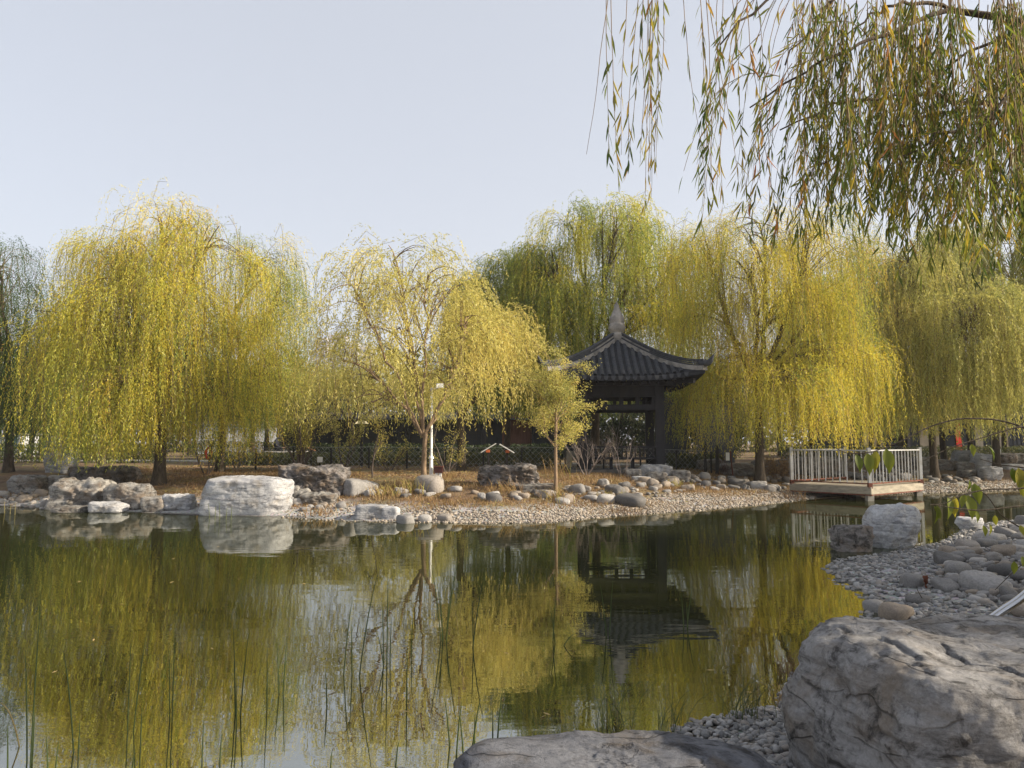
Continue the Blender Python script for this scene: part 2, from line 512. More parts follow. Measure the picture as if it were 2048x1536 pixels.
for s in (gl.inputs['Normal'], fr.inputs['Normal']):
    nt.links.new(nrm, s)
ms = nt.nodes.new('ShaderNodeMixShader')
nt.links.new(fr.outputs[0], ms.inputs[0]); nt.links.new(dif.outputs[0], ms.inputs[1]); nt.links.new(gl.outputs[0], ms.inputs[2])
nt.links.new(ms.outputs[0], out.inputs[0])
# the sheet follows a slightly swollen pond outline, so that it ends inside the bank
bm_pts = []
n = len(POND)
for i in range(n):
    a, b, c = POND[i - 1], POND[i], POND[(i + 1) % n]
    t = (c - a) / np.linalg.norm(c - a)
    nrm2 = np.array([t[1], -t[0]])
    if shore_dist(*(b + nrm2 * 0.2))[0] < 0:
        nrm2 = -nrm2
    bm_pts.append(b + nrm2 * 0.35)
import bmesh
bm = bmesh.new()
fv = [bm.verts.new((float(p[0]), float(p[1]), 0.0)) for p in bm_pts]
f = bm.faces.new(fv)
bmesh.ops.triangulate(bm, faces=[f])
bmesh.ops.recalc_face_normals(bm, faces=bm.faces)
if sum(q.normal.z for q in bm.faces) < 0:
    bmesh.ops.reverse_faces(bm, faces=bm.faces)
w_mesh = bpy.data.meshes.new('pond_water')
bm.to_mesh(w_mesh); bm.free()
water = link('pond_water', w_mesh, m_water)
tag(water, 'still olive green pond mirroring the willows and sky', 'water', kind='structure')

# pale paved path behind the fence
m_path = plain('pale_paving', (0.42, 0.40, 0.37), 0.9, 0.2, 3, 0.2)
pm = MB()
path = [(-30, 39.5), (-12, 38.5), (-4, 36.0), (1.5, 34.0), (5.5, 33.6), (8.5, 34.0)]
pp = np.array(path, float)
tt = np.linspace(0, len(pp) - 1, 60)
cx = np.interp(tt, np.arange(len(pp)), pp[:, 0]); cy = np.interp(tt, np.arange(len(pp)), pp[:, 1])
L_ = np.stack([cx, cy - 0.9], 1); R_ = np.stack([cx, cy + 0.9], 1)
zl = np.maximum(height(L_[:, 0], L_[:, 1]), height(R_[:, 0], R_[:, 1])) + 0.05
pv = np.concatenate([np.column_stack([L_, zl]), np.column_stack([R_, zl]), np.column_stack([L_, zl - 0.2])])
k = np.arange(59)
pm.add(pv, np.concatenate([np.stack([k, k + 1, k + 61, k + 60], 1), np.stack([k + 120, k + 121, k + 1, k], 1)]))
tag(pm.build('path', m_path), 'pale paved park path behind the pavilion', 'path', kind='structure')
# ------------------------------------------------------------ willows
def unit(a):
    return a / (np.linalg.norm(a, axis=-1, keepdims=True) + 1e-9)

def bez(p0, p1, p2, n):
    t = np.linspace(0, 1, n)[:, None]
    return (1 - t) ** 2 * p0 + 2 * t * (1 - t) * p1 + t ** 2 * p2

def leaf_tris(mb, pos, direc, length, width, tint, r, diamond=False):
    n = len(pos)
    side = unit(np.cross(direc, r.normal(size=(n, 3))))
    length = np.asarray(length).reshape(-1, 1); width = np.asarray(width).reshape(-1, 1)
    if diamond:
        mid = pos + direc * length * 0.45
        v = np.stack([pos, mid + side * width / 2, pos + direc * length, mid - side * width / 2], 1).reshape(-1, 3)
        f = np.arange(n)[:, None] * 4 + np.array([0, 1, 2, 3])[None]
    else:
        v = np.stack([pos + side * width / 2, pos - side * width / 2, pos + direc * length], 1).reshape(-1, 3)
        f = np.arange(n)[:, None] * 3 + np.array([0, 1, 2])[None]
    mb.add(v, f, tint)

def willow(label, u, depth, lobes, hem_v, seed, tint=0.55, tint_var=0.16, dens=1.0, strands=13, leaf=(0.082, 0.0205), length=2.3, trunk_r=0.17,
           fork=0.34, mat=None, bark=None, step=0.052, fill=1.0, stems=1, group='weeping willows round the pond', diamond=False, droop=0.16, twig_r=0.006, base=None, lean=0.0):
    """lobes: (u, v, ru, rv) in photograph pixels at the tree's own depth; each becomes a rounded mass in three dimensions"""
    r = np.random.default_rng(seed)
    ppm = F / depth
    b = at(u, HOR, depth) if base is None else np.array(base, float)
    b[2] = gz(b[0], b[1]) - 0.05
    root = thing('willow_tree', label, 'tree', b, 0, group)
    L = []
    for lb in lobes:
        if len(lb) == 5:                       # already metres from the base
            L.append((np.array(lb[:3], float), lb[3], lb[4]))
            continue
        lu, lv, ru, rv = lb
        c = at(lu, lv, depth) - b
        c[1] += r.uniform(-1.1, 0.7) * ru / ppm
        L.append((c, ru / ppm, rv / ppm))
    top = max(c[2] + rv for c, ru, rv in L)
    hem0 = at(u, hem_v, depth)[2] - b[2] if hem_v else 1.6
    tk, br, cr = MB(), MB(), MB()
    # trunk
    fz = top * fork
    for s in range(stems):
        off = r.normal(size=3) * np.array([0.25, 0.25, 0]) * (1 if stems > 1 else 0.3)
        mid = np.array([off[0] + lean * 0.4, off[1], fz * 0.5]); end = np.array([off[0] * 1.2 + lean, off[1] * 1.2, fz])
        pts = bez(np.array([off[0] * 0.5, off[1] * 0.5, 0.0]), mid + r.normal(size=3) * 0.06, end, 9)
        rad = np.linspace(trunk_r, trunk_r * 0.72, 9); rad[0] *= 1.45; rad[1] *= 1.1
        tk.tube(pts, rad, 9)
    forkp = np.array([lean, 0, fz])
    # limbs to every lobe, twice over, then a clump of hanging twigs at each anchor
    anchors, outs, lobe_i = [], [], []
    for li, (c, ru, rv) in enumerate(L):
        area = 4 * math.pi * ((ru * ru + 2 * ru * rv) / 3)
        n = max(7, int(area * 1.5 * dens))
        d = unit(r.normal(size=(n * 3, 3)))
        d = d[d[:, 2] > -0.35][:n]
        rad = (0.55 + 0.45 * r.random(len(d)) ** 0.45)[:, None]
        a = c + d * rad * np.array([ru, ru, rv])
        a = a[vnoise(a * 0.85 + 3.1 * li, seed) + 0.35 * r.normal(size=len(a)) > -0.36]
        anchors.append(a)
        o = a - np.array([c[0] * 0.6, c[1] * 0.6, 0]); o[:, 2] = 0
        outs.append(unit(o + 0.3 * r.normal(size=o.shape) * [1, 1, 0])); lobe_i += [li] * len(a)
        limb_end = c + np.array([0, 0, rv * 0.35])
        ctrl = forkp * 0.45 + limb_end * 0.55 + np.array([0, 0, 0.45]) + r.normal(size=3) * 0.35
        limb = bez(forkp - [0, 0, 0.15], ctrl, limb_end, 12)
        limb[2:-1] += r.normal(size=(9, 3)) * 0.05
        tk.tube(limb, np.linspace(trunk_r * 0.55, 0.028, 12), 6)
        for q in range(3):
            e2 = c + unit(r.normal(size=3) + np.array([0, 0, 0.7])) * np.array([ru, ru, rv]) * 0.75
            l2 = bez(limb[5 + q * 2], (limb[5 + q * 2] + e2) / 2 + np.array([0, 0, 0.4]), e2, 8)
            tk.tube(l2, np.linspace(trunk_r * 0.22, 0.014, 8), 5)
        for a_ in a:
            i0 = int(r.integers(5, 12))
            st = limb[i0]
            pth = bez(st, (st * 0.45 + a_ * 0.55) + np.array([0, 0, 0.35 + 0.12 * np.linalg.norm(a_ - st)]), a_, 6)
            br.tube(pth, np.linspace(0.022, 0.006, 6), 3)
    A = np.concatenate(anchors); O = np.concatenate(outs)
    nC = len(A)
    ctint = np.clip(tint + r.normal(size=nC) * tint_var, 0.02, 0.98)
    K = r.poisson(strands * 1.5, nC) + 3
    ci = np.repeat(np.arange(nC), K)
    nS = len(ci)
    lat = np.stack([-O[:, 1], O[:, 0], O[:, 2] * 0], 1)
    p = A[ci] + lat[ci] * r.normal(size=(nS, 1)) * 0.36 + O[ci] * r.normal(size=(nS, 1)) * 0.30 + np.array([0, 0, 1.0]) * (r.normal(size=(nS, 1)) * 0.16)
    lift_c = r.uniform(0.05, 0.95, nC)
    d = unit(O[ci] * 0.7 + np.array([0, 0, 1.0]) * lift_c[ci][:, None] + r.normal(size=(nS, 3)) * 0.45)
    len_c = length * np.exp(r.normal(size=nC) * 0.33)
    slen = len_c[ci] * np.clip(1 + r.normal(size=nS) * 0.25, 0.3, 1.7)
    hem = hem0 + np.abs(r.normal(size=nC))[ci] * 0.55 + r.random(nS) * 0.35
    steps = int(min(slen.max(), 5.5) / step)
    keep_p = [p.copy()]
    alive = np.ones(nS, bool)
    trav = np.zeros(nS)
    sway = r.normal(size=(nS, 3)) * np.array([0.02, 0.02, 0])
    for s in range(steps):
        d = unit(d + np.array([0, 0, -droop]) + sway + r.normal(size=(nS, 3)) * 0.03)
        p = p + d * step
        trav += step
        alive &= (trav < slen) & (p[:, 2] > hem)
        if not alive.any():
            break
        idx = np.nonzero(alive & (r.random(nS) < fill * 0.84))[0]
        n = len(idx)
        out_d = unit(np.cross(d[idx], r.normal(size=(n, 3))))
        ld = unit(d[idx] * (0.5 + 0.4 * r.random((n, 1))) + out_d * (0.28 + 0.5 * r.random((n, 1))) + np.array([0, 0, -0.25]))
        tt_ = np.clip(ctint[ci[idx]] + r.normal(size=n) * 0.06, 0, 1)
        leaf_tris(cr, p[idx] + r.normal(size=(n, 3)) * 0.018, ld, leaf[0] * (0.7 + 0.6 * r.random(n)), leaf[1] * (0.75 + 0.5 * r.random(n)), tt_, r, diamond)
        if s % 13 == 12:
            keep_p.append(np.where(alive[:, None], p, np.nan))
    # the twigs the leaves hang on
    for a0, a1 in zip(keep_p[:-1], keep_p[1:]):
        ok = ~np.isnan(a1[:, 0]) & ~np.isnan(a0[:, 0]) & (np.arange(nS) % 5 < 1)
        q0, q1 = a0[ok], a1[ok]
        m = len(q0)
        if m == 0:
            continue
        ax = unit(q1 - q0); s1 = unit(np.cross(ax, np.array([0.3, 0.9, 0.2]))); s2 = np.cross(ax, s1)
        tri0 = [q0 + (s1 * math.cos(k) + s2 * math.sin(k)) * twig_r for k in (0, 2.09, 4.19)]
        tri1 = [q1 + (s1 * math.cos(k) + s2 * math.sin(k)) * twig_r * 0.8 for k in (0, 2.09, 4.19)]
        vv = np.stack(tri0 + tri1, 1).reshape(-1, 3)
        base_i = np.arange(m)[:, None] * 6
        br.add(vv, np.concatenate([base_i + np.array([[0, 1, 4, 3]]), base_i + np.array([[1, 2, 5, 4]]), base_i + np.array([[2, 0, 3, 5]])]))
    tk.build('trunk', bark or M_bark, root, True)
    tag(br.build('branches', M_twig, root), kind='stuff')
    tag(cr.build('crown', mat or M_willow, root), kind='stuff')
    return root, sum(len(f) for f in cr.f)

LEAVES = 0
def W(*a, **k):
    global LEAVES
    rt, n = willow(*a, **k)
    LEAVES += n
    print('willow', a[0][:40], n)
    return rt

W('dark green willow in shade at the left edge of the far bank', 20, 29, [(30, 570, 55, 80), (-40, 620, 70, 100), (55, 690, 55, 85), (20, 790, 70, 70), (85, 800, 45, 60)], 930, 11, tint=0.08, tint_var=0.06, length=2.6, dens=1.0)  # low tint: green leaves, darkened further to carry the shade in their colour
W('broad golden willow behind the white boulder, the widest on the left', 325, 25, [(345, 485, 75, 72), (205, 530, 90, 80), (155, 650, 65, 90), (440, 520, 85, 80), (330, 620, 130, 90), (215, 720, 95, 85), (395, 700, 95, 90), (290, 790, 90, 75), (190, 825, 60, 60), (420, 800, 70, 60), (255, 860, 70, 45), (245, 640, 80, 80)],
  945, 12, tint=0.60, tint_var=0.2, dens=0.8, length=2.5, trunk_r=0.2, strands=14)
W('green and gold willow with dark trunk beside the red life ring', 440, 28, [(505, 545, 65, 90), (555, 620, 35, 80), (500, 690, 75, 80), (545, 770, 45, 60), (470, 790, 70, 60)], 900, 13, tint=0.46, length=1.9, dens=0.9)
W('airy golden young willow beside the white lamp pole', 846, 23.5, [(780, 540, 95, 80), (715, 610, 80, 90), (860, 570, 85, 85), (930, 660, 65, 90), (685, 750, 70, 80), (800, 690, 100, 95), (900, 760, 75, 75), (740, 820, 60, 50)], 900, 14, tint=0.5, tint_var=0.12,
  dens=0.6, strands=9, length=1.7, trunk_r=0.09, fork=0.2, mat=M_gold, bark=M_bark_pale, leaf=(0.11, 0.027), diamond=True, step=0.058, droop=0.12, fill=0.9)
W('golden willow with drooping low skirt left of the pavilion', 925, 27.5, [(995, 690, 55, 80), (945, 660, 50, 75), (1030, 765, 35, 60)], 870, 15, tint=0.62, tint_var=0.1, mat=M_gold, length=1.6, leaf=(0.115, 0.028), dens=1.0)
W('green willow half hidden behind the airy golden willow', 1010, 36, [(1010, 575, 60, 70), (955, 620, 50, 85), (1065, 600, 60, 90), (1010, 720, 80, 70)], 850, 16, tint=0.34, tint_var=0.1, length=3.0, leaf=(0.12, 0.03))
W('tallest green gold willow rising behind the pavilion roof', 1190, 33.5, [(1140, 460, 65, 68), (1225, 480, 75, 75), (1310, 505, 70, 80), (1095, 560, 55, 85), (1110, 640, 60, 75), (1360, 560, 45, 75), (1240, 620, 95, 85), (1340, 640, 50, 80), (1180, 720, 70, 60)], 835, 17, tint=0.46, dens=0.74, length=2.2, leaf=(0.11, 0.029), trunk_r=0.22)
W('bright yellow willow between the pavilion and the jetty', 1517, 28.5, [(1510, 480, 75, 75), (1415, 505, 60, 75), (1600, 515, 85, 80), (1480, 570, 80, 70), (1430, 640, 65, 95), (1550, 630, 95, 90), (1670, 640, 55, 85), (1480, 740, 75, 75), (1640, 740, 75, 80), (1560, 790, 80, 60), (1710, 740, 35, 60), (1430, 790, 45, 60)],
  925, 18, tint=0.64, tint_var=0.17, dens=0.84, length=2.3, trunk_r=0.19)
W('dull olive willow behind the jetty railing', 1870, 32, [(1795, 540, 85, 80), (1900, 535, 95, 90), (1770, 670, 75, 100), (1880, 690, 110, 100), (1830, 780, 90, 70)], 890, 19, tint=0.3, tint_var=0.2, mat=M_gold, length=2.5, leaf=(0.12, 0.03), dens=0.75)
W('olive willow at the right edge of the far bank', 1990, 34, [(2000, 535, 95, 95), (2090, 600, 90, 110), (1990, 690, 95, 100), (2080, 740, 90, 90)], 885, 20, tint=0.25, tint_var=0.15, mat=M_gold, length=2.5, leaf=(0.125, 0.031), dens=0.68)
W('willow standing farther back beyond the jetty', 1740, 43, [(1700, 600, 75, 75), (1770, 640, 75, 85), (1640, 640, 60, 80)], 850, 21, tint=0.4, leaf=(0.15, 0.036), step=0.1, length=2.8, dens=0.7)
W('small far willow in the gap under the tower block', 700, 44, [(690, 780, 60, 45), (760, 760, 60, 60), (620, 790, 45, 45), (840, 790, 60, 50)], 880, 22, tint=0.4, mat=M_gold, leaf=(0.15, 0.036), step=0.105, length=1.6, dens=0.75)
W('far green willow seen through the pavilion', 1240, 46, [(1240, 800, 80, 50), (1150, 790, 70, 55), (1330, 790, 60, 60)], 868, 23, tint=0.24, tint_var=0.08, leaf=(0.15, 0.036), step=0.105, length=1.5, dens=0.8)
W('far green willow behind the broad golden willow', 300, 42, [(300, 740, 90, 80), (420, 780, 80, 70), (180, 760, 90, 80), (520, 800, 60, 60)], 880, 24, tint=0.22, tint_var=0.08, leaf=(0.15, 0.036), step=0.105, length=2.0, dens=0.6)

# the near bank to the right of the frame is wooded too; these stand beyond its edge and shade the shore
for i, (x, y, lab) in enumerate(((14.5, 10.2, 'willow on the near bank past the right edge, beside the cobbles'), (12.0, 4.9, 'willow on the near bank past the right edge, behind the large boulder'))):
    W(lab, 0, 10.0, [(-0.8, 0.3, 5.0, 2.0, 1.6), (0.9, -0.9, 5.2, 1.9, 1.6), (0.3, 1.0, 6.4, 1.7, 1.4), (-0.2, -0.4, 3.8, 2.1, 1.3)], None, 31 + i, tint=0.45, leaf=(0.17, 0.05), step=0.1, length=2.0, dens=0.6 if i == 0 else 0.4, base=(x, y, 0))

# the near willow whose long twigs hang into the frame from the upper right
W('willow on the far bank past the right edge of the view', 0, 10.0, [(-0.8, 0.3, 6.0, 2.3, 1.9), (1.0, -0.9, 5.6, 2.2, 1.8), (0.3, 1.0, 7.6, 2.0, 1.6), (-0.2, -0.4, 4.2, 2.5, 1.5)], None, 35, tint=0.45, leaf=(0.17, 0.05), step=0.1, length=2.0, dens=0.4, base=(29.5, 35.0, 0))  # stands out of view; added to shade the olive willows on the right
def near_willow():
    r = np.random.default_rng(77)
    base = np.array([5.6, 3.9, 0.0]); base[2] = gz(base[0], base[1]) - 0.05
    root = thing('willow_tree', 'near overhanging willow with long olive leaves at the upper right', 'tree', base, 0, 'weeping willows round the pond')
    tk, br, cr = MB(), MB(), MB()
    fork = np.array([5.3, 4.1, 3.1])
    tk.tube(bez(base, np.array([5.7, 3.9, 1.6]), fork, 10), np.concatenate([[0.34], np.linspace(0.24, 0.19, 9)]), 12)
    limbs = []
    for (pu, pv, dp, q) in ((2010, 235, 4.2, 0.085), (1900, 20, 4.6, 0.06), (1780, -160, 4.4, 0.055), (2150, 60, 3.8, 0.07), (1560, -260, 4.0, 0.05), (2200, -200, 5.2, 0.07)):
        e = at(pu, pv, dp)
        l = bez(fork - [0, 0, 0.2], (fork + e) / 2 + np.array([0, 0, 0.5]), e, 10)
        tk.tube(l, np.linspace(q * 1.2, q * 0.3, 10), 8)
        limbs.append(e)
    def twig(path, r0, r1, k=4):
        br.tube(path, np.linspace(r0, r1, len(path)), k)
    # boughs: (start limb end) -> pixel path at a depth
    boughs = [((2010, 235), (1850, 150), (1700, 180), (1560, 260), 4.0), ((1900, 20), (1760, 70), (1640, 110), (1500, 215), 3.8), ((2010, 235), (1900, 190), (1760, 260), (1640, 330), 4.3),
              ((1780, -160), (1650, -90), (1520, 0), (1440, 90), 3.6), ((1560, -260), (1470, -250), (1400, -210), (1340, -140), 3.3), ((1560, -260), (1420, -300), (1310, -260), (1240, -160), 3.5),
              ((2150, 60), (2000, 60), (1880, 110), (1780, 230), 4.4), ((2010, 235), (1960, 220), (1880, 250), (1800, 330), 3.7), ((2150, 60), (2060, 130), (1980, 220), (1920, 330), 3.4), ((1900, 20), (1820, -20), (1740, 20), (1680, 90), 4.5),
              ((2150, 60), (2100, 150), (2050, 260), (2010, 360), 4.1), ((1780, -160), (1720, -60), (1640, 30), (1570, 130), 4.2)]
    bp = []
    for a, b, c, d, dp in boughs:
        P4 = [at(*a, dp + 0.2), at(*b, dp), at(*c, dp - 0.1), at(*d, dp - 0.15)]
        t = np.linspace(0, 1, 14)[:, None]
        pth = (1 - t) ** 3 * P4[0] + 3 * t * (1 - t) ** 2 * P4[1] + 3 * t ** 2 * (1 - t) * P4[2] + t ** 3 * P4[3]
        pth[1:-1] += r.normal(size=(12, 3)) * 0.012
        tk.tube(pth, np.linspace(0.014, 0.004, 14), 6)
        bp.append(pth)
    low = lambda u: np.interp(u, [1170, 1230, 1255, 1300, 1340, 1390, 1415, 1450, 1500, 1560, 1640, 1700, 1760, 1850, 1930, 2048, 2300], [330, 345, 350, 370, 350, 280, 410, 420, 445, 480, 465, 440, 450, 490, 510, 500, 520])
    starts = []                                    # (pixel u, pixel v, depth, strand start direction)
    for (u0, n, spread) in ((1212, 2, 10), (1235, 1, 8), (1285, 6, 14), (1312, 7, 12), (1392, 4, 14), (1350, 1, 14), (1462, 3, 10), (1440, 1, 10), (1510, 2, 20)):
        for _ in range(n):
            starts.append((u0 + r.normal() * spread, -60 - r.random() * 60, 3.2 + r.random() * 0.9, 0))
    for pth in bp[:4] + bp[6:]:
        for _ in range(15):
            q = pth[int(r.integers(3, 14))] + r.normal(size=3) * np.array([0.05, 0.16, 0.04])
            starts.append((q, None, None, 1))
    for _ in range(36):                            # curtains: twigs hanging close together
        uc = 1590 + 560 * r.random() ** 0.7; vc = -90 + r.random() * (260 if uc > 1700 else 110); dc = 3.2 + r.random() * 1.8
        for _ in range(int(r.integers(6, 15))):
            starts.append((uc + r.normal() * 15, vc + r.normal() * 25, dc + r.normal() * 0.06, 0))
    for st in starts:
        if st[3]:
            p = np.array(st[0]); d = unit(np.array([-0.3, r.normal() * 0.2, -0.35]) + r.normal(size=3) * 0.2)
        else:
            p = at(st[0], st[1], st[2]); d = unit(np.array([r.normal() * 0.15 - 0.05, r.normal() * 0.1, -1.0]))
        lowv_j = r.normal() * 38 - abs(r.normal()) * (70 if st[3] == 0 and p[0] / p[1] > 0.35 else 25)
        sl = (0.5 + 1.1 * r.random()) if st[3] else 9
        path = [p.copy()]; step = 0.024
        tint0 = np.clip((0.28 if p[0] / p[1] > 0.42 else 0.42) + 0.22 * r.normal(), 0.03, 0.97)
        bare = r.random() < (0.6 if (not st[3] and st[0] < 1255) else 0.12)
        s = 0
        sw = r.normal(size=3) * np.array([0.012, 0.012, 0])
        if not st[3] and st[0] < 1330:
            sw = sw * 0.25
        while s * step < sl:
            d = unit(d + np.array([-0.003, 0, -0.085]) + sw + r.normal(size=3) * 0.02)
            p = p + d * step
            uu = 1024 + F * p[0] / p[1]
            vv = HOR - F * (p[2] - CAMZ) / p[1]
            if vv > low(uu) + lowv_j:
                break
            path.append(p.copy())
            leafy = (r.random() < (0.5 if uu > 1600 else 0.36)) and not (bare and s * step > 0.3)
            if leafy and vv > -40:
                side = unit(np.cross(d, r.normal(size=3)))
                ld = unit(d * 0.85 + side * (0.2 + 0.36 * r.random()) + np.array([-0.04, 0, -0.15]))
                ll = 0.068 + 0.042 * r.random(); ww = 0.0082 + 0.005 * r.random()
                nn = unit(np.cross(ld, r.normal(size=3))); bend = np.cross(ld, nn)
                cu = r.normal() * 0.09
                ts = np.array([0, 0.12, 0.38, 0.7, 1.0]); wd = np.array([0.06, 0.5, 1.0, 0.62, 0.0])
                axis_ = p + ld * (ts * ll)[:, None] + bend * (cu * ll * ts ** 2)[:, None]
                lift = bend * (wd * ww * 0.16)[:, None]
                lf = axis_ + nn * (wd * ww / 2)[:, None] + lift; rt = axis_ - nn * (wd * ww / 2)[:, None] + lift
                v_ = np.concatenate([lf[:4], axis_, rt[:4]])
                fq = [[k, k + 1, 4 + k + 1, 4 + k] for k in range(3)] + [[4 + k, 4 + k + 1, 9 + k + 1, 9 + k] for k in range(3)]
                tn = float(np.clip(tint0 + r.normal() * 0.16, 0, 1))
                cr.add(v_, fq, tn)
                cr.add(v_[[3, 8, 7]], [[0, 1, 2]], tn); cr.add(v_[[7, 8, 12]], [[0, 1, 2]], tn)
            s += 1
        if len(path) > 4:
            q = np.array(path)[::4]
            if len(q) > 2:
                twig(q, 0.0026, 0.0011, 3)
    for mb in (tk, br, cr):
        mb.v = [a - base.astype(np.float32) for a in mb.v]
    tk.build('trunk', M_bark, root, True)
    tag(br.build('branches', M_twig, root, True), kind='stuff')
    tag(cr.build('crown', M_near_leaf, root), kind='stuff')
    print('near leaves', len(cr.f))
near_willow()
# ------------------------------------------------------------ rocks
_ico = {}
def ico(sub):
    if sub == 0:                               # eight faces, for stones a pixel or two across
        return (np.array([(1, 0, 0), (-1, 0, 0), (0, 1, 0), (0, -1, 0), (0, 0, 1), (0, 0, -1)], float),
                np.array([(0, 2, 4), (2, 1, 4), (1, 3, 4), (3, 0, 4), (2, 0, 5), (1, 2, 5), (3, 1, 5), (0, 3, 5)]))
    if sub not in _ico:
        b = bmesh.new()
        bmesh.ops.create_icosphere(b, subdivisions=sub, radius=1.0)
        b.verts.ensure_lookup_table()
        _ico[sub] = (np.array([q.co[:] for q in b.verts]), np.array([[q.index for q in f.verts] for f in b.faces]))
        b.free()
    return _ico[sub]

def rock_shape(size, seed, sub=5, facets=9, q=10, rough=0.10, strata=0.06, tilt=0.15, boxy=1.0, scale=1.0):
    """a block bounded by a box and random facets, edges broken by noise, beds worn back"""
    r = np.random.default_rng(seed)
    n, f = ico(sub)
    pl = [np.array(a, float) for a in ((1, 0, 0), (-1, 0, 0), (0, 1, 0), (0, -1, 0), (0, 0, 1), (0, 0, -1))]
    ds = [boxy] * 6
    for _ in range(facets):
        a = unit(r.normal(size=3)); pl.append(a); ds.append(r.uniform(0.95, 1.2) * (np.abs(a).sum() ** 0.45))
    acc = 0
    jit = unit(n + 0.16 * np.stack([vnoise(n * 1.6, seed + k) for k in range(3)], 1))
    for a, d in zip(pl, ds):
        acc = acc + np.maximum(jit @ a, 0) ** q / d ** q
    v = n * (acc ** (-1.0 / q))[:, None]
    half = np.array(size) / 2
    v = v * half
    m = float(np.mean(half))
    bed = v[:, 2] + tilt * v[:, 0] - tilt * 0.5 * v[:, 1] + 0.15 * m * vnoise(v / m * 1.3, seed + 5)
    lay = vnoise(np.stack([bed / m * 5.5 * scale, bed * 0 + seed, bed * 0], 1), seed + 8) + 0.6 * vnoise(np.stack([bed / m * 13 * scale, bed * 0, bed * 0], 1), seed + 9)
    out = unit(v / half) 
    big = fbm(v / m * 1.2, seed + 1, 3)
    fine = fbm(v / m * 4.5, seed + 2, 5, 0.62)
    plates = np.floor(2.2 * vnoise(v / m * 1.9, seed + 21) + 0.5) * 0.5 + np.floor(2.0 * vnoise(v / m * 3.7, seed + 22)) * 0.22
    ridg = 1 - np.abs(fbm(v / m * 2.2, seed + 3, 3))
    dis = m * (rough * 0.42 * plates + rough * 0.6 * big + rough * 0.42 * fine - rough * 0.35 * np.clip(ridg - 0.75, 0, 1) * 4 * 0.5 + 0.55 * strata * lay * (1 - np.abs(out[:, 2]) ** 3 * 0.7) * np.clip(0.5 + 1.3 * vnoise(v / m * 1.7, seed + 13), 0, 1.4))
    return v + out * dis[:, None], f

def rock(name, label, px, width_px, height_px, depth_ratio, mat, seed, z_top=None, dist=None, base_v=None, sub=5, rz=0.0, sink=0.12, cat='rock', group=None, lean=0.0, **kw):
    """px: pixel of the middle of the rock's foot; sizes in photograph pixels"""
    p = ground_at(*px) if dist is None else at(px[0], px[1], dist)
    if dist is not None:
        p[2] = max(gz(p[0], p[1]), -0.3)
    s = p[1] / F
    w, h = width_px * s, height_px * s
    if width_px < 52 and sub == 5:
        sub = 4
    v, f = rock_shape((w, w * depth_ratio, h * (1 + sink)), seed, sub, **kw)
    v[:, 2] += h * (1 + sink) / 2 - h * sink
    v[:, 0] += lean * v[:, 2]
    mb = MB(); mb.add(v, f)
    o = mb.build(name, mat, None, True)
    o.location = (p[0], p[1] + w * depth_ratio * 0.4, p[2])
    o.rotation_euler = (0, 0, rz)
    return tag(o, label, cat, group)

G_ROCK = 'limestone rocks along the banks'
# far bank, left to right
rock('standing_stone', 'tall upright pale stone standing on the far left bank', (112, 945), 55, 72, 0.8, M_rock_white, 101, rough=0.16, lean=-0.05)
rock('boulder', 'low flat grey rock at the far left waterside under the upright stone', (45, 985), 62, 32, 0.9, M_rock_grey, 102, group=G_ROCK)
rock('boulder', 'long dark rock in shade right of the upright stone', (190, 972), 130, 38, 0.5, M_rock_dark, 103, group=G_ROCK)
rock('boulder', 'small grey block at the foot of the upright stone', (112, 978), 38, 26, 0.9, M_rock_grey, 129, group=G_ROCK)
rock('boulder', 'craggy black and white rock at the left waterline', (150, 1018), 108, 56, 0.75, M_rock_grey, 104, rough=0.24, strata=0.12, facets=14, group=G_ROCK)
rock('boulder', 'mottled rock with sunlit right end beside the craggy rock', (247, 1019), 88, 48, 0.8, M_rock_grey, 105, rough=0.2, strata=0.1, group=G_ROCK)
rock('boulder', 'flat pale slab lying in the water before the craggy rock', (207, 1026), 66, 20, 0.8, M_rock_white, 106, group=G_ROCK)
rock('boulder', 'thin pale slab tilted at the water edge left of the mottled rock', (130, 1026), 60, 12, 0.9, M_rock_grey, 107, group=G_ROCK)
rock('boulder', 'rounded grey block left of the pale block by the white boulder', (302, 1024), 44, 30, 0.9, M_rock_grey, 108, group=G_ROCK)
rock('boulder', 'pale broken block left of the white boulder', (350, 1021), 66, 30, 0.8, M_rock_white, 109, rough=0.18, group=G_ROCK)
rock('boulder', 'large white boulder with a black crack at the waterline', (480, 1031), 176, 76, 0.62, M_rock_white, 110, sub=6, rough=0.055, strata=0.035, facets=5, q=9, tilt=0.06, boxy=0.97, group=G_ROCK)
rock('boulder', 'rough rock lump lying on top of the white boulder', (475, 1012), 44, 58, 0.6, M_rock_white, 111, group=G_ROCK)
rock('boulder', 'large dark blocky boulder behind the white boulder', (622, 993), 130, 60, 0.65, M_rock_dark, 112, sub=6, rough=0.16, strata=0.09, group=G_ROCK)
rock('boulder', 'grey block wedged against the large dark boulder', (582, 1003), 28, 30, 0.9, M_rock_grey, 113, group=G_ROCK)
rock('boulder', 'low brown ledge rock in front of the dark boulder', (628, 1010), 76, 22, 0.7, M_rock_grey, 114, rough=0.2, group=G_ROCK)
rock('boulder', 'small jagged rock between the dark boulder and the white boulder', (600, 1004), 34, 24, 0.8, M_rock_grey, 128, rough=0.24, group=G_ROCK)
rock('boulder', 'blue grey stone of the pair standing in the shallow water', (738, 1039), 62, 27, 0.7, M_rock_white, 115, rough=0.08, group=G_ROCK)
rock('boulder', 'small stone with sunlit right face of the pair in the shallows', (780, 1039), 33, 25, 0.8, M_rock_white, 116, rough=0.06, facets=6, q=12, group=G_ROCK)
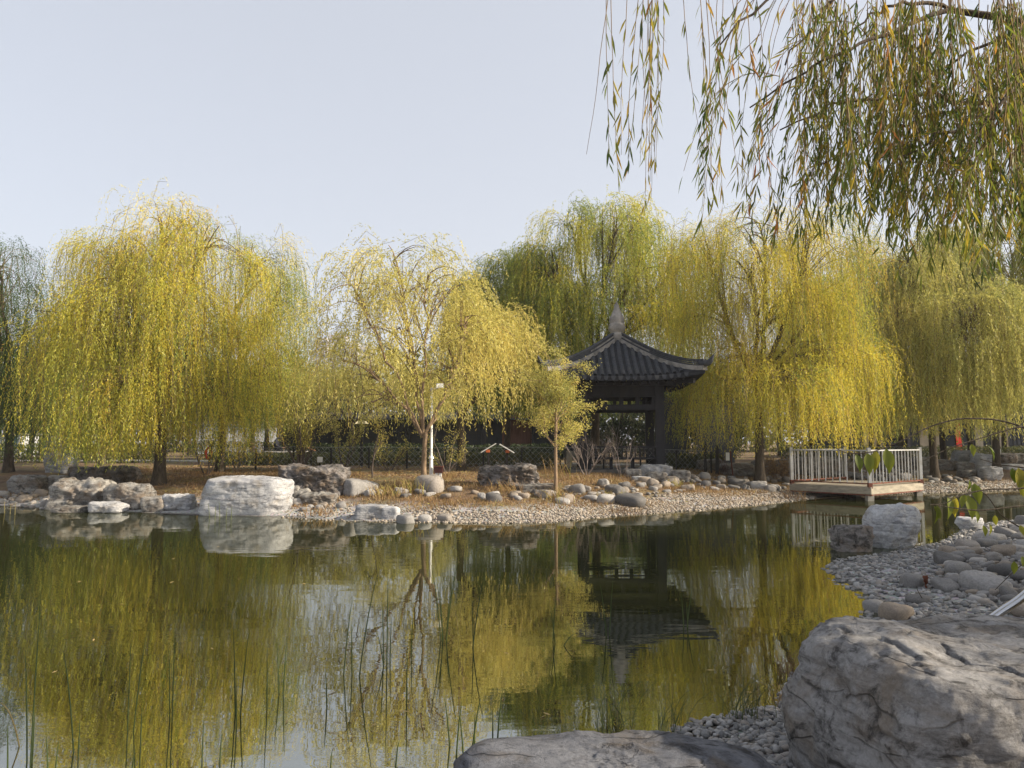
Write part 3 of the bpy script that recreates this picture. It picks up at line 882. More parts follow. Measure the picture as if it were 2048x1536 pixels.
rock('boulder', 'dark layered rock with pale right end on the brown bank', (1016, 978), 118, 46, 0.5, M_rock_dark, 117, sub=6, rough=0.2, strata=0.12, tilt=0.3, group=G_ROCK)
rock('boulder', 'long pale slab at the foot of the young tree', (1072, 988), 80, 18, 0.6, M_rock_grey, 118, group=G_ROCK)
rock('boulder', 'long pale rock nearest the pavilion railing', (1314, 938), 68, 27, 0.6, M_rock_white, 119, dist=27.0, group=G_ROCK)
rock('boulder', 'rounded grey rock below the pavilion rail, left end of its cluster', (1266, 942), 36, 18, 0.7, M_rock_grey, 120, dist=26.7, group=G_ROCK)
rock('boulder', 'grey rock in front of the long pale rock at the pavilion', (1314, 947), 44, 20, 0.7, M_rock_grey, 121, dist=26.2, group=G_ROCK)
rock('boulder', 'flat pale rock lowest in the cluster at the pavilion', (1283, 949), 36, 11, 0.7, M_rock_white, 122, dist=25.9, group=G_ROCK)
rock('boulder', 'rounded pale rock right of the pavilion cluster', (1363, 940), 40, 22, 0.8, M_rock_grey, 123, dist=26.8, group=G_ROCK)
rock('boulder', 'long grey rock left of the wire gate', (1423, 940), 50, 21, 0.7, M_rock_grey, 124, group=G_ROCK)
rock('boulder', 'wide sunlit rock under the wire gate', (1480, 952), 66, 24, 0.7, M_rock_grey, 125, group=G_ROCK)
rock('boulder', 'upright dark rock beside the yellow willow trunk', (1531, 949), 44, 30, 0.8, M_rock_dark, 126, group=G_ROCK)
rock('boulder', 'shaded rock behind the left corner of the jetty', (1575, 952), 42, 32, 0.8, M_rock_dark, 127, group=G_ROCK)
rock('boulder', 'big grey rock seen through the middle of the jetty railing', (1650, 952), 86, 36, 0.6, M_rock_grey, 130, group=G_ROCK)
rock('boulder', 'long grey rock seen through the right jetty railing', (1788, 942), 78, 30, 0.6, M_rock_grey, 131, group=G_ROCK)
rock('boulder', 'rounded rock just right of the jetty corner post', (1848, 942), 34, 28, 0.8, M_rock_grey, 132, group=G_ROCK)
rock('boulder', 'long low rock right of the jetty', (1888, 940), 56, 20, 0.6, M_rock_grey, 133, group=G_ROCK)
rock('boulder', 'peaked rock at the top of the right hand heap', (1938, 936), 44, 34, 0.8, M_rock_white, 134, rough=0.17, group=G_ROCK)
rock('boulder', 'rounded rock low at the left of the right hand heap', (1932, 944), 42, 20, 0.8, M_rock_grey, 135, group=G_ROCK)
rock('boulder', 'pale split rock in the middle of the right hand heap', (1974, 942), 42, 32, 0.8, M_rock_white, 136, rough=0.17, group=G_ROCK)
rock('boulder', 'flat rock lying in front of the right hand heap', (1946, 957), 44, 16, 0.7, M_rock_grey, 137, group=G_ROCK)
rock('boulder', 'pale blocky rock lowest at the right of the heap', (1988, 962), 40, 27, 0.8, M_rock_white, 138, rough=0.12, group=G_ROCK)
rock('boulder', 'dark rock behind the heap on the right bank', (1978, 926), 60, 16, 0.7, M_rock_dark, 139, group=G_ROCK)
rock('boulder', 'tilted rock at the far right of the bank', (2020, 930), 34, 24, 0.8, M_rock_dark, 140, group=G_ROCK)
rock('boulder', 'pale flat rocks at the right edge of the far bank', (2032, 940), 50, 12, 0.7, M_rock_white, 141, group=G_ROCK)
rock('boulder', 'grey rock at the right frame edge behind the heap', (2046, 930), 36, 22, 0.8, M_rock_grey, 142, group=G_ROCK)
rock('boulder', 'rounded grey rock near the top of the right hand heap', (1950, 920), 32, 18, 0.8, M_rock_grey, 143, group=G_ROCK)
# near shore
rock('boulder', 'rounded grey boulder standing on the right gravel shore before the jetty', (1792, 1098), 94, 86, 0.8, M_rock_white, 150, sub=6, rough=0.11, strata=0.04, facets=9, q=4.2, lean=0.12, boxy=1.05, group=G_ROCK)
rock('boulder', 'dark layered block in the water left of the rounded boulder', (1714, 1104), 72, 50, 0.7, M_rock_dark, 151, sub=5, rough=0.09, strata=0.14, q=14, tilt=0.08, group=G_ROCK)
rock('boulder', 'small pale rock behind the cobbles on the right shore', (1948, 1060), 42, 24, 0.8, M_rock_white, 152, group=G_ROCK)

def big_rock(name, label, parts, mat, seed, sub=7):
    """one boulder fused from overlapping lobes in metres: (x, y, z, sx, sy, sz, rz)"""
    n, f = ico(sub)
    c0 = np.array(parts[0][:3])
    r = np.random.default_rng(seed)
    best = None
    # radial field: farthest surface along each direction from the first lobe's centre
    rr = np.zeros(len(n))
    warp = unit(n + 0.05 * np.stack([vnoise(n * 2.1, seed + k) for k in range(3)], 1))
    for (x, y, z, sx, sy, sz, rz, q) in parts:
        cs, sn = math.cos(rz), math.sin(rz)
        o = np.array([x, y, z]) - c0
        h = np.array([sx, sy, sz]) / 2
        ts = np.linspace(0.02, 3.2, 130)
        pts = warp[:, None, :] * ts[None, :, None] - o
        loc = np.stack([pts[..., 0] * cs + pts[..., 1] * sn, -pts[..., 0] * sn + pts[..., 1] * cs, pts[..., 2]], -1) / h
        fld = (np.abs(loc) ** q).sum(-1) ** (1.0 / q)
        ins = fld <= 1
        li = np.minimum(ins.shape[1] - 1 - np.argmax(ins[:, ::-1], 1), len(ts) - 2)
        ar = np.arange(len(n))
        f0, f1 = fld[ar, li], fld[ar, li + 1]
        last = np.where(ins.any(1), ts[li] + (ts[1] - ts[0]) * np.clip((1 - f0) / (f1 - f0 + 1e-6), 0, 1), 0)
        rr = np.maximum(rr, last)
    v = n * rr[:, None]
    bed = v[:, 2] + 0.16 * v[:, 0] - 0.1 * v[:, 1] + 0.06 * vnoise(v * 2.2, seed + 5)
    lay = vnoise(np.stack([bed * 14, bed * 0, bed * 0], 1), seed + 8) + 0.7 * vnoise(np.stack([bed * 37, bed * 0, bed * 0], 1), seed + 9)
    big = fbm(v * 2.0, seed + 1, 3); fine = fbm(v * 8, seed + 2, 5, 0.55)
    pit = np.clip(1 - np.abs(fbm(v * 2.6, seed + 3, 3)) * 16, 0, 1)
    patch = np.clip(vnoise(v * 2.6, seed + 12) * 2, 0, 1)
    up = np.clip(n[:, 2], 0, 1)
    dis = 0.045 * big + 0.02 * fine - 0.04 * pit * patch + 0.012 * lay * (1 - up) * (0.4 + patch)
    v = v + n * dis[:, None]
    mb = MB(); mb.add(v, f)
    o = mb.build(name, mat, None, True)
    o.location = tuple(c0)
    return tag(o, label, 'rock', G_ROCK)

big_rock('boulder', 'huge weathered grey boulder filling the lower right corner', [(2.44, 3.9, 0.36, 1.5, 1.30, 1.0, 0.10, 7), (3.32, 3.62, 0.33, 1.3, 1.5, 1.03, -0.08, 6), (2.02, 3.95, 0.22, 0.86, 1.1, 0.98, 0.22, 5), (2.8, 4.4, 0.32, 1.6, 1.2, 0.99, 0.2, 4.5)], M_rock_near, 160)
big_rock('stone_slab', 'low flat slate grey slab at the bottom of the frame', [(0.52, 3.80, 0.12, 1.7, 1.12, 0.42, -0.03, 4), (-0.05, 3.58, 0.03, 1.25, 1.05, 0.36, 0.15, 3.2), (1.02, 3.62, 0.06, 0.9, 0.9, 0.42, -0.15, 3.4)], M_rock_slab, 161, sub=6)

# ------------------------------------------------------------ river cobbles, each a thing of its own
cob_meshes = []
for k in range(12):
    rr_ = np.random.default_rng(300 + k)
    v_, f_ = rock_shape((2.0, 2 * rr_.uniform(0.62, 0.9), 2 * rr_.uniform(0.42, 0.72)), 340 + k, 4 if k % 2 else 3, facets=12, q=(3.2, 4.5, 7.0)[k % 3], rough=(0.04, 0.06, 0.10)[k % 3], strata=0.0, boxy=1.12)
    mbk = MB(); mbk.add(v_, f_, 0.0)
    me_ = mbk.mesh('cobble', True); me_.materials.append(M_cobble)
    cob_meshes.append(me_)

def cobbles(label, group, n, region, size, seed, name='cobble', cat='stone'):
    """region: polygon-free band (u0, u1, v0 at u0, v1 at u0, v0 at u1, v1 at u1); size in metres"""
    r = np.random.default_rng(seed)
    u0, u1, a0, b0, a1, b1 = region
    done, objs = [], []
    tries = 0
    while len(done) < n and tries < n * 30:
        tries += 1
        t = r.random()
        u = u0 + (u1 - u0) * t
        lo = a0 + (a1 - a0) * t; hi = b0 + (b1 - b0) * t
        p = ground_at(u, lo + (hi - lo) * r.random())
        s = 0.9 * size[0] + 0.9 * (size[1] - size[0]) * r.random() ** 2.3
        if any((p[0] - q[0]) ** 2 + (p[1] - q[1]) ** 2 < (0.72 * (s + q[2])) ** 2 for q in done):
            continue
        done.append((p[0], p[1], s))
        o = link(name, cob_meshes[int(r.integers(12))])
        o.location = (p[0], p[1], p[2] + s * 0.28)
        o.scale = (s, s * r.uniform(0.85, 1.1), s * r.uniform(0.8, 1.15))
        o.rotation_euler = (r.normal() * 0.16, r.normal() * 0.16, r.random() * 6.28)
        tag(o, label, cat, group)
        objs.append((o, s, u, p[1]))
    used = set()
    for word, key in (('largest', lambda q: -q[1]), ('leftmost', lambda q: q[2]), ('rightmost', lambda q: -q[2]), ('nearest', lambda q: q[3]), ('rearmost', lambda q: -q[3]), ('smallest', lambda q: q[1])):
        q = min(objs, key=key)
        if q[0].name not in used:
            used.add(q[0].name)
            q[0]['label'] = word + ' ' + label.replace('large ', '')

cobbles('grey river cobble heaped at the far left waterline', 'cobbles at the far left waterline', 34, (0, 105, 985, 1012, 985, 1022), (0.09, 0.30), 1)
cobbles('river cobble at the foot of the dark boulder', 'cobbles below the dark boulder', 9, (560, 690, 1006, 1024, 1004, 1020), (0.12, 0.26), 2)
cobbles('brown river cobble strewn round the white lamp pole', 'cobbles round the lamp pole', 24, (690, 960, 968, 998, 968, 1000), (0.09, 0.27), 3)
cobbles('river cobble beside the dark layered rock', 'cobbles beside the dark layered rock', 12, (955, 1100, 985, 1003, 988, 1002), (0.13, 0.28), 4)
cobbles('pale river cobble in the sunlit band right of the young tree', 'cobbles right of the young tree', 80, (1120, 1385, 978, 1008, 952, 988), (0.09, 0.31), 5)
cobbles('pale river cobble in the band running up to the jetty', 'cobbles left of the jetty', 52, (1385, 1575, 955, 980, 955, 984), (0.09, 0.31), 6)
cobbles('pale river cobble seen through the jetty railing', 'cobbles behind the jetty', 30, (1700, 1835, 943, 962, 945, 966), (0.14, 0.30), 7)
cobbles('river cobble on the gravel right of the jetty', 'cobbles right of the jetty', 22, (1845, 1960, 950, 968, 950, 966), (0.13, 0.30), 8)
cobbles('large smooth cobble heaped on the near right shore', 'cobbles on the near right shore', 120, (1880, 2060, 1110, 1185, 1045, 1240), (0.065, 0.27), 9)
for lab, u, v, s in (('rounded cobble half in the water left of the large boulder', 1643, 1283, 0.105), ('rounded cobble at the water edge behind the large boulder', 1750, 1222, 0.125), ('oval pale cobble beside the brown dead leaf', 1826, 1172, 0.165),
                     ('flat cobble in front of the brown dead leaf', 1836, 1210, 0.13), ('low flat cobble behind the large boulder', 1790, 1238, 0.16), ('flat pale stone in the shallows before the gravel beach', 812, 1046, 0.21),
                     ('small flat stone right of the pair in the shallows', 850, 1043, 0.17), ('dark flat stone at the edge of the gravel beach', 890, 1042, 0.16), ('brown rounded cobble right of the dark boulder', 713, 985, 0.42),
                     ('blue grey cobble beside the brown rounded cobble', 737, 982, 0.25), ('large rounded brown stone at the lamp pole foot', 862, 981, 0.46), ('largest pale cobble at the front of the cobble band', 1261, 1012, 0.42), ('broad flat grey cobble left of the largest pale one', 1215, 1008, 0.36)):
    p = ground_at(u, v)
    o = link('cobble', cob_meshes[u % 12])
    o.location = (p[0], p[1], max(p[2], 0) + s * 0.26); o.scale = (s, s, s * 1.05); o.rotation_euler = (0.08, 0.05, (u % 7) * 0.3 - 0.9)
    tag(o, lab, 'stone')

# ------------------------------------------------------------ gravel: the 300 nearest pebbles singly, the rest as one mass
def pebble_field(pts, sizes, seed, sub=1):
    r = np.random.default_rng(seed)
    n, f = ico(sub)
    m = len(pts)
    sc_ = np.stack([sizes, sizes * r.uniform(0.6, 0.9, m), sizes * r.uniform(0.4, 0.65, m)], 1)
    a = r.random(m) * 6.283
    loc = n[None] * sc_[:, None, :] * (1 + 0.16 * r.normal(size=(m, len(n), 1)))
    tl = r.normal(size=(m, 2)) * 0.25
    x = loc[..., 0] * np.cos(a)[:, None] - loc[..., 1] * np.sin(a)[:, None]
    y = loc[..., 0] * np.sin(a)[:, None] + loc[..., 1] * np.cos(a)[:, None]
    z = loc[..., 2] + x * tl[:, :1] + y * tl[:, 1:]
    v = np.stack([x, y, z], -1) + pts[:, None, :]
    ff = f[None] + (np.arange(m) * len(n))[:, None, None]
    return v.reshape(-1, 3), ff.reshape(-1, 3), np.repeat(r.random(m), len(f))

def scatter(n, x0, x1, y0, y1, lo, hi, seed, wob=0.6):
    r = np.random.default_rng(seed)
    x = r.uniform(x0, x1, n); y = r.uniform(y0, y1, n)
    sd = shore_dist(x, y) 
    lim = hi + wob * fbm(np.stack([x * 0.8, y * 0.8, x * 0], 1), seed, 3)
    ok = (sd > lo) & (sd < lim)
    x, y = x[ok], y[ok]
    return np.stack([x, y, height(x, y)], 1)

gmb = MB()
near_pts = scatter(16000, 0.3, 2.6, 3.9, 7.0, -0.12, 1.3, 41)
rs = np.random.default_rng(42)
sz = rs.uniform(0.014, 0.034, len(near_pts))
un = 1024 + F * near_pts[:, 0] / near_pts[:, 1]; vn = HOR + F * (CAMZ - near_pts[:, 2]) / near_pts[:, 1]
inview = np.nonzero((un > 1270) & (un < 1640) & (vn < 1536) & (vn > 1410))[0]
pick = inview[np.argsort(-sz[inview] / near_pts[inview, 1])[:300]]
rest = np.setdiff1d(np.arange(len(near_pts)), pick)[:3200]
near_pts[:, 2] += 0.006 + rs.random(len(near_pts)) * 0.012
v_, f_, t_ = pebble_field(near_pts[rest], sz[rest], 43); gmb.add(v_, f_, t_)
pts = scatter(20000, 3.4, 12.5, 6.2, 18.5, -0.15, 2.6, 44)[:6000]
v_, f_, t_ = pebble_field(pts + [0, 0, 0.008], rs.uniform(0.022, 0.06, len(pts)), 45); gmb.add(v_, f_, t_)
gravel = gmb.build('gravel', M_pebble, None, True)
tag(gravel, 'pale grey rounded gravel along the near right shore', 'gravel', kind='stuff')
gmb = MB()
pts = scatter(33000, -6, 10.5, 17.3, 26.5, -0.1, 1.9, 46, 0.9)
keep = np.random.default_rng(5).random(len(pts)) < np.interp(pts[:, 0], [-6, -3, -2, 8, 11], [0.15, 0.25, 1, 0.8, 0.4])
pts = pts[keep][:7000]
v_, f_, t_ = pebble_field(pts + [0, 0, 0.01], rs.uniform(0.03, 0.066, len(pts)), 47, 0); gmb.add(v_, f_, t_)
pts = scatter(30000, 12, 24, 26, 33, -0.1, 2.0, 48, 0.9)[:2500]
v_, f_, t_ = pebble_field(pts + [0, 0, 0.01], rs.uniform(0.038, 0.075, len(pts)), 49, 0); gmb.add(v_, f_, t_)
gravel = gmb.build('gravel', M_pebble_tan, None, True)
tag(gravel, 'tan rounded gravel sloping into the water along the far bank', 'gravel', kind='stuff')
peb_meshes = []
for k in range(8):
    n_, f_ = ico(2)
    q_ = np.random.default_rng(500 + k)
    mbk = MB(); mbk.add(n_ * np.array([1, q_.uniform(0.62, 0.9), q_.uniform(0.42, 0.65)]) * (1 + 0.14 * fbm(n_ * 1.2, 520 + k, 2))[:, None], f_, 0.0)
    me_ = mbk.mesh('pebble', True); me_.materials.append(M_pebble); peb_meshes.append(me_)
for i in pick:
    o = link('pebble', peb_meshes[int(rs.integers(8))])
    s = sz[i] * 1.05
    o.location = tuple(near_pts[i] + [0, 0, 0.006]); o.scale = (s, s, s); o.rotation_euler = (rs.normal() * 0.3, rs.normal() * 0.3, rs.random() * 6.28)
    tag(o, 'rounded pebble in the near gravel between slab and large boulder', 'pebble', 'nearest gravel pebbles')
# ------------------------------------------------------------ pavilion
M_dark_wood = plain('dark_stained_wood', (0.020, 0.020, 0.025), 0.7, 0.35, 5, 0.25, stretch=(1, 1, 0.3), grime=(0.032, 0.028, 0.027))
M_tile = plain('grey_clay_tile', (0.040, 0.044, 0.055), 0.7, 0.4, 7, 0.3, bmp=0.4, grime=(0.06, 0.062, 0.066))
M_tile_pan = plain('dark_clay_pan', (0.02, 0.021, 0.026), 0.8, 0.4, 7, 0.25, bmp=0.4)
M_ridge_pale = plain('pale_ridge_mortar', (0.27, 0.255, 0.24), 0.85, 0.35, 5, 0.2, bmp=0.5, grime=(0.09, 0.088, 0.085))
M_finial = plain('finial_stone', (0.29, 0.27, 0.25), 0.85, 0.3, 5, 0.2, bmp=0.5, grime=(0.13, 0.12, 0.115))

def pavilion():
    PD, cxp = 29.5, 4.22
    base = np.array([cxp, PD, 0.0]); base[2] = gz(cxp, PD - 1.5)
    t = thing('pavilion', 'dark timber pavilion with grey tiled pyramid roof and stone finial', 'pavilion', base, math.radians(-3))
    W_, ZE, ZA = 2.74, 3.56, 5.22
    def surf(s, q):
        """roof face towards -y: s across -1..1, q 0 at apex .. 1 at eave"""
        s = np.asarray(s, float); q = np.asarray(q, float)
        hw = W_ * (0.06 + 0.94 * q)
        lift = 0.26 * np.abs(s) ** 3.2 * q ** 2.5
        flare = 1 + 0.05 * np.abs(s) ** 4 * q ** 3
        z = ZE + (ZA - ZE) * ((1 - q) ** 1.28 * 0.9 + 0.1 * (1 - q)) + lift
        return np.stack([s * hw * flare, -hw * flare, z], -1)
    def rot(v, k):
        c, s_ = [(1, 0), (0, 1), (-1, 0), (0, -1)][k]
        return np.stack([v[..., 0] * c - v[..., 1] * s_, v[..., 0] * s_ + v[..., 1] * c, v[..., 2]], -1)
    roof = MB()
    ns, nq = 33, 20
    S, Q = np.meshgrid(np.linspace(-1, 1, ns), np.linspace(0, 1, nq))
    i, j = np.meshgrid(np.arange(ns - 1), np.arange(nq - 1)); k0 = (j * ns + i).ravel()
    for k in range(4):
        top = rot(surf(S, Q), k).reshape(-1, 3)
        roof.add(top, np.stack([k0, k0 + ns, k0 + ns + 1, k0 + 1], 1))
        roof.add(top - [0, 0, 0.16], np.stack([k0, k0 + 1, k0 + ns + 1, k0 + ns], 1))
        e = top.reshape(nq, ns, 3)[-1]
        kk = np.arange(ns - 1)
        roof.add(np.concatenate([e, e - [0, 0, 0.16]]), np.stack([kk, kk + ns, kk + ns + 1, kk + 1], 1))
    ro = roof.build('roof', M_tile_pan, t, True)
    # rows of barrel tiles, each row stepped tile by tile
    nrow = 21
    for k in range(4):
        for m in range(nrow):
            xs = (m - (nrow - 1) / 2) * (2 * W_ / nrow)
            a = abs(xs) / W_
            q0 = max(0.03, (a * 1.06 - 0.06) / 0.94 + 0.05)
            if q0 > 0.93:
                continue
            qs = np.linspace(q0, 1.012, max(4, int((1.02 - q0) * 26)))
            hw = W_ * (0.06 + 0.94 * qs)
            c = surf(np.clip(xs / hw, -1, 1), qs)
            c[:, 0] = xs
            mb = MB()
            R0 = 0.082
            ang = np.linspace(0, math.pi, 6)
            rings = []
            for b_ in range(len(qs) - 1):
                for p_, ra in ((c[b_], R0 * 0.9), (c[b_ + 1], R0 * 1.05)):
                    rings.append(np.stack([p_[0] + ra * np.cos(ang), np.full(6, p_[1]), p_[2] + 0.01 + ra * np.sin(ang)], 1))
            nr = len(rings)
            x_, y_ = np.meshgrid(np.arange(5), np.arange(nr - 1)); x_ = (y_ * 6 + x_).ravel()
            rv_ = rot(np.concatenate(rings), k)
            mb.add(rv_, np.stack([x_ + 6, x_ + 7, x_ + 1, x_], 1))
            mb.f.append(np.array([[nr * 6 - 6 + q_ for q_ in range(6)]], dtype=np.int32)); mb.t.append(np.array([0.5], dtype=np.float32))
            mb.build('tile_row', M_tile, ro)
            # drip tile hanging between rows
            e1 = surf(np.array([min(1, (xs + W_ / nrow) / W_)]), np.array([1.0]))[0]
            d_ = MB(); ex = xs + W_ / nrow
            d_.add(rot(np.array([[ex - 0.085, e1[1] - 0.03, e1[2] + 0.02], [ex + 0.085, e1[1] - 0.03, e1[2] + 0.02], [ex + 0.06, e1[1] - 0.03, e1[2] - 0.10], [ex, e1[1] - 0.03, e1[2] - 0.15], [ex - 0.06, e1[1] - 0.03, e1[2] - 0.10],
                                 [ex - 0.085, e1[1] - 0.005, e1[2] + 0.02], [ex + 0.085, e1[1] - 0.005, e1[2] + 0.02], [ex + 0.06, e1[1] - 0.005, e1[2] - 0.10], [ex, e1[1] - 0.005, e1[2] - 0.15], [ex - 0.06, e1[1] - 0.005, e1[2] - 0.10]]), k),
                   [[0, 4, 3, 2, 1]])
            d_.add(d_.v[0], [[5, 6, 7, 8, 9]]); d_.add(d_.v[0], [[0, 1, 6, 5], [1, 2, 7, 6], [2, 3, 8, 7], [3, 4, 9, 8], [4, 0, 5, 9]])
            d_.build('drip_tile', M_tile, ro)
    # hip ridges with horn ends
    for k in range(4):
        qs = np.linspace(0.02, 1.0, 22)
        c = surf(np.ones(22), qs)
        ext = c[-1] + np.stack([np.linspace(0.05, 0.26, 6), -np.linspace(0.05, 0.26, 6), 0.02 + 0.30 * np.linspace(0, 1, 6) ** 2.0], 1)
        pale = MB(); dark = MB(); cap = MB()
        mid = rot(c, k); he = rot(ext, k)
        dirn = rot(np.array([[1.0, -1.0, 0.0]]) / math.sqrt(2), k)[0]
        sd_ = np.array([-dirn[1], dirn[0], 0])
        for b_ in range(21):
            p0, p1 = mid[b_], mid[b_ + 1]
            def seg(mb, w, z0, z1):
                q = [p0 - sd_ * w + [0, 0, z0], p0 + sd_ * w + [0, 0, z0], p1 + sd_ * w + [0, 0, z0], p1 - sd_ * w + [0, 0, z0],
                     p0 - sd_ * w + [0, 0, z1], p0 + sd_ * w + [0, 0, z1], p1 + sd_ * w + [0, 0, z1], p1 - sd_ * w + [0, 0, z1]]
                mb.add(q, [[4, 5, 6, 7], [0, 1, 5, 4], [1, 2, 6, 5], [2, 3, 7, 6], [3, 0, 4, 7]])
            seg(pale, 0.15, -0.06, 0.10)
            for zz in (0.10, 0.165, 0.23):
                seg(dark if zz != 0.165 or b_ > 7 else pale, 0.095, zz + 0.004, zz + 0.055)
            seg(cap, 0.11, 0.292, 0.34)
        rp = dark.build('ridge', M_tile, t)
        pale.build('ridge_mortar', M_ridge_pale, rp)
        cap.build('ridge_cap', M_tile, rp)
        hz = MB(); hz.tube(np.concatenate([mid[-2:-1] + [0, 0, 0.2], he + [0, 0, 0.16]]), [0.13, 0.12, 0.115, 0.105, 0.09, 0.06, 0.02], 8)
        hz.build('horn', M_tile, rp, True)
    fin = MB()
    fin.lathe([(1.1 * a_, 4.95 + (z_ - 4.78) * 1.06) for a_, z_ in [(0.0, 4.78), (0.21, 4.78), (0.23, 5.05), (0.31, 5.22), (0.31, 5.30), (0.24, 5.33), (0.23, 5.37), (0.30, 5.44), (0.32, 5.56), (0.28, 5.68), (0.25, 5.72), (0.275, 5.78), (0.27, 5.90), (0.20, 6.06), (0.12, 6.26), (0.06, 6.45), (0.0, 6.60)]], 20)
    fin.build('finial', M_finial, t, True)
    # timber frame
    H_ = 1.43
    cols = [(-H_, -H_), (H_, -H_), (H_, H_), (-H_, H_)]
    for (x, y) in cols:
        MB().box((x, y, 1.62), (0.32, 0.32, 3.36)).build('column', M_dark_wood, t)
    for k in range(4):
        (x0, y0), (x1, y1) = cols[k], cols[(k + 1) % 4]
        d = unit(np.array([x1 - x0, y1 - y0, 0.0])); a = np.array([x0, y0, 0]) + d * 0.16; b = np.array([x1, y1, 0]) - d * 0.16
        MB().bar(a + [0, 0, 3.14], b + [0, 0, 3.14], 0.20, 0.50).build('upper_beam', M_dark_wood, t)
        MB().bar(a + [0, 0, 2.50], b + [0, 0, 2.50], 0.18, 0.20).build('lower_beam', M_dark_wood, t)
        ln = np.linalg.norm(b - a)
        for q in (0.0, 0.25, 0.5, 0.75, 1.0):
            c = a + d * (0.06 + q * (ln - 0.12)) 
            MB().box((c[0], c[1], 2.745), (0.14, 0.14, 0.284)).build('strut', M_dark_wood, t)
        # eave brackets: plate and rafters under the roof
        o_ = np.array([d[1], -d[0], 0])
        MB().bar(a - d * 0.6 + o_ * 0.5 + [0, 0, 3.36], b + d * 0.6 + o_ * 0.5 + [0, 0, 3.36], 0.14, 0.16).build('eave_beam', M_dark_wood, t)
        for q in np.linspace(-1, 1, 15):
            c = (a + b) / 2 + d * q * 2.2
            MB().bar(c + o_ * 0.0 + [0, 0, 3.56 + 0.12 * abs(q) ** 3], c + o_ * 1.06 + [0, 0, 3.29 + 0.2 * abs(q) ** 3], 0.07, 0.08).build('rafter', M_dark_wood, t)
    # corner hip beams
    for (x, y) in cols:
        MB().bar((x * 0.9, y * 0.9, 3.5), (x * 1.78, y * 1.78, 3.42), 0.14, 0.18).build('hip_beam', M_dark_wood, t)
    # bench rail on three sides
    MB().box((0, 0, 0.04), (3.9, 3.9, 0.22)).build('platform', plain('platform_stone', (0.11, 0.105, 0.10), 0.9, 0.3, 4), t)
    for k in range(4):
        (x0, y0), (x1, y1) = cols[k], cols[(k + 1) % 4]
        d = unit(np.array([x1 - x0, y1 - y0, 0.0])); a = np.array([x0, y0, 0]) + d * 0.16; b = np.array([x1, y1, 0]) - d * 0.16
        if k == 2:
            continue
        o_ = np.array([d[1], -d[0], 0]) * 0.17
        rl = MB().bar(a + o_ + [0, 0, 1.0], b + o_ + [0, 0, 1.0], 0.07, 0.07).build('rail', M_dark_wood, t)
        MB().bar(a + [0, 0, 0.58], b + [0, 0, 0.58], 0.40, 0.06).build('bench_seat', M_dark_wood, t)
        ln = np.linalg.norm(b - a)
        for q in np.linspace(0.05, 0.95, 15):
            c = a + d * q * ln
            MB().bar(c + o_ * 0.9 + [0, 0, 0.61], c + o_ + [0, 0, 0.965], 0.045, 0.05).build('baluster', M_dark_wood, rl)
        for q in (0.02, 0.34, 0.66, 0.98):
            c = a + d * q * ln
            MB().box((c[0], c[1], 0.35), (0.12, 0.12, 0.40)).build('bench_leg', M_dark_wood, t)
pavilion()

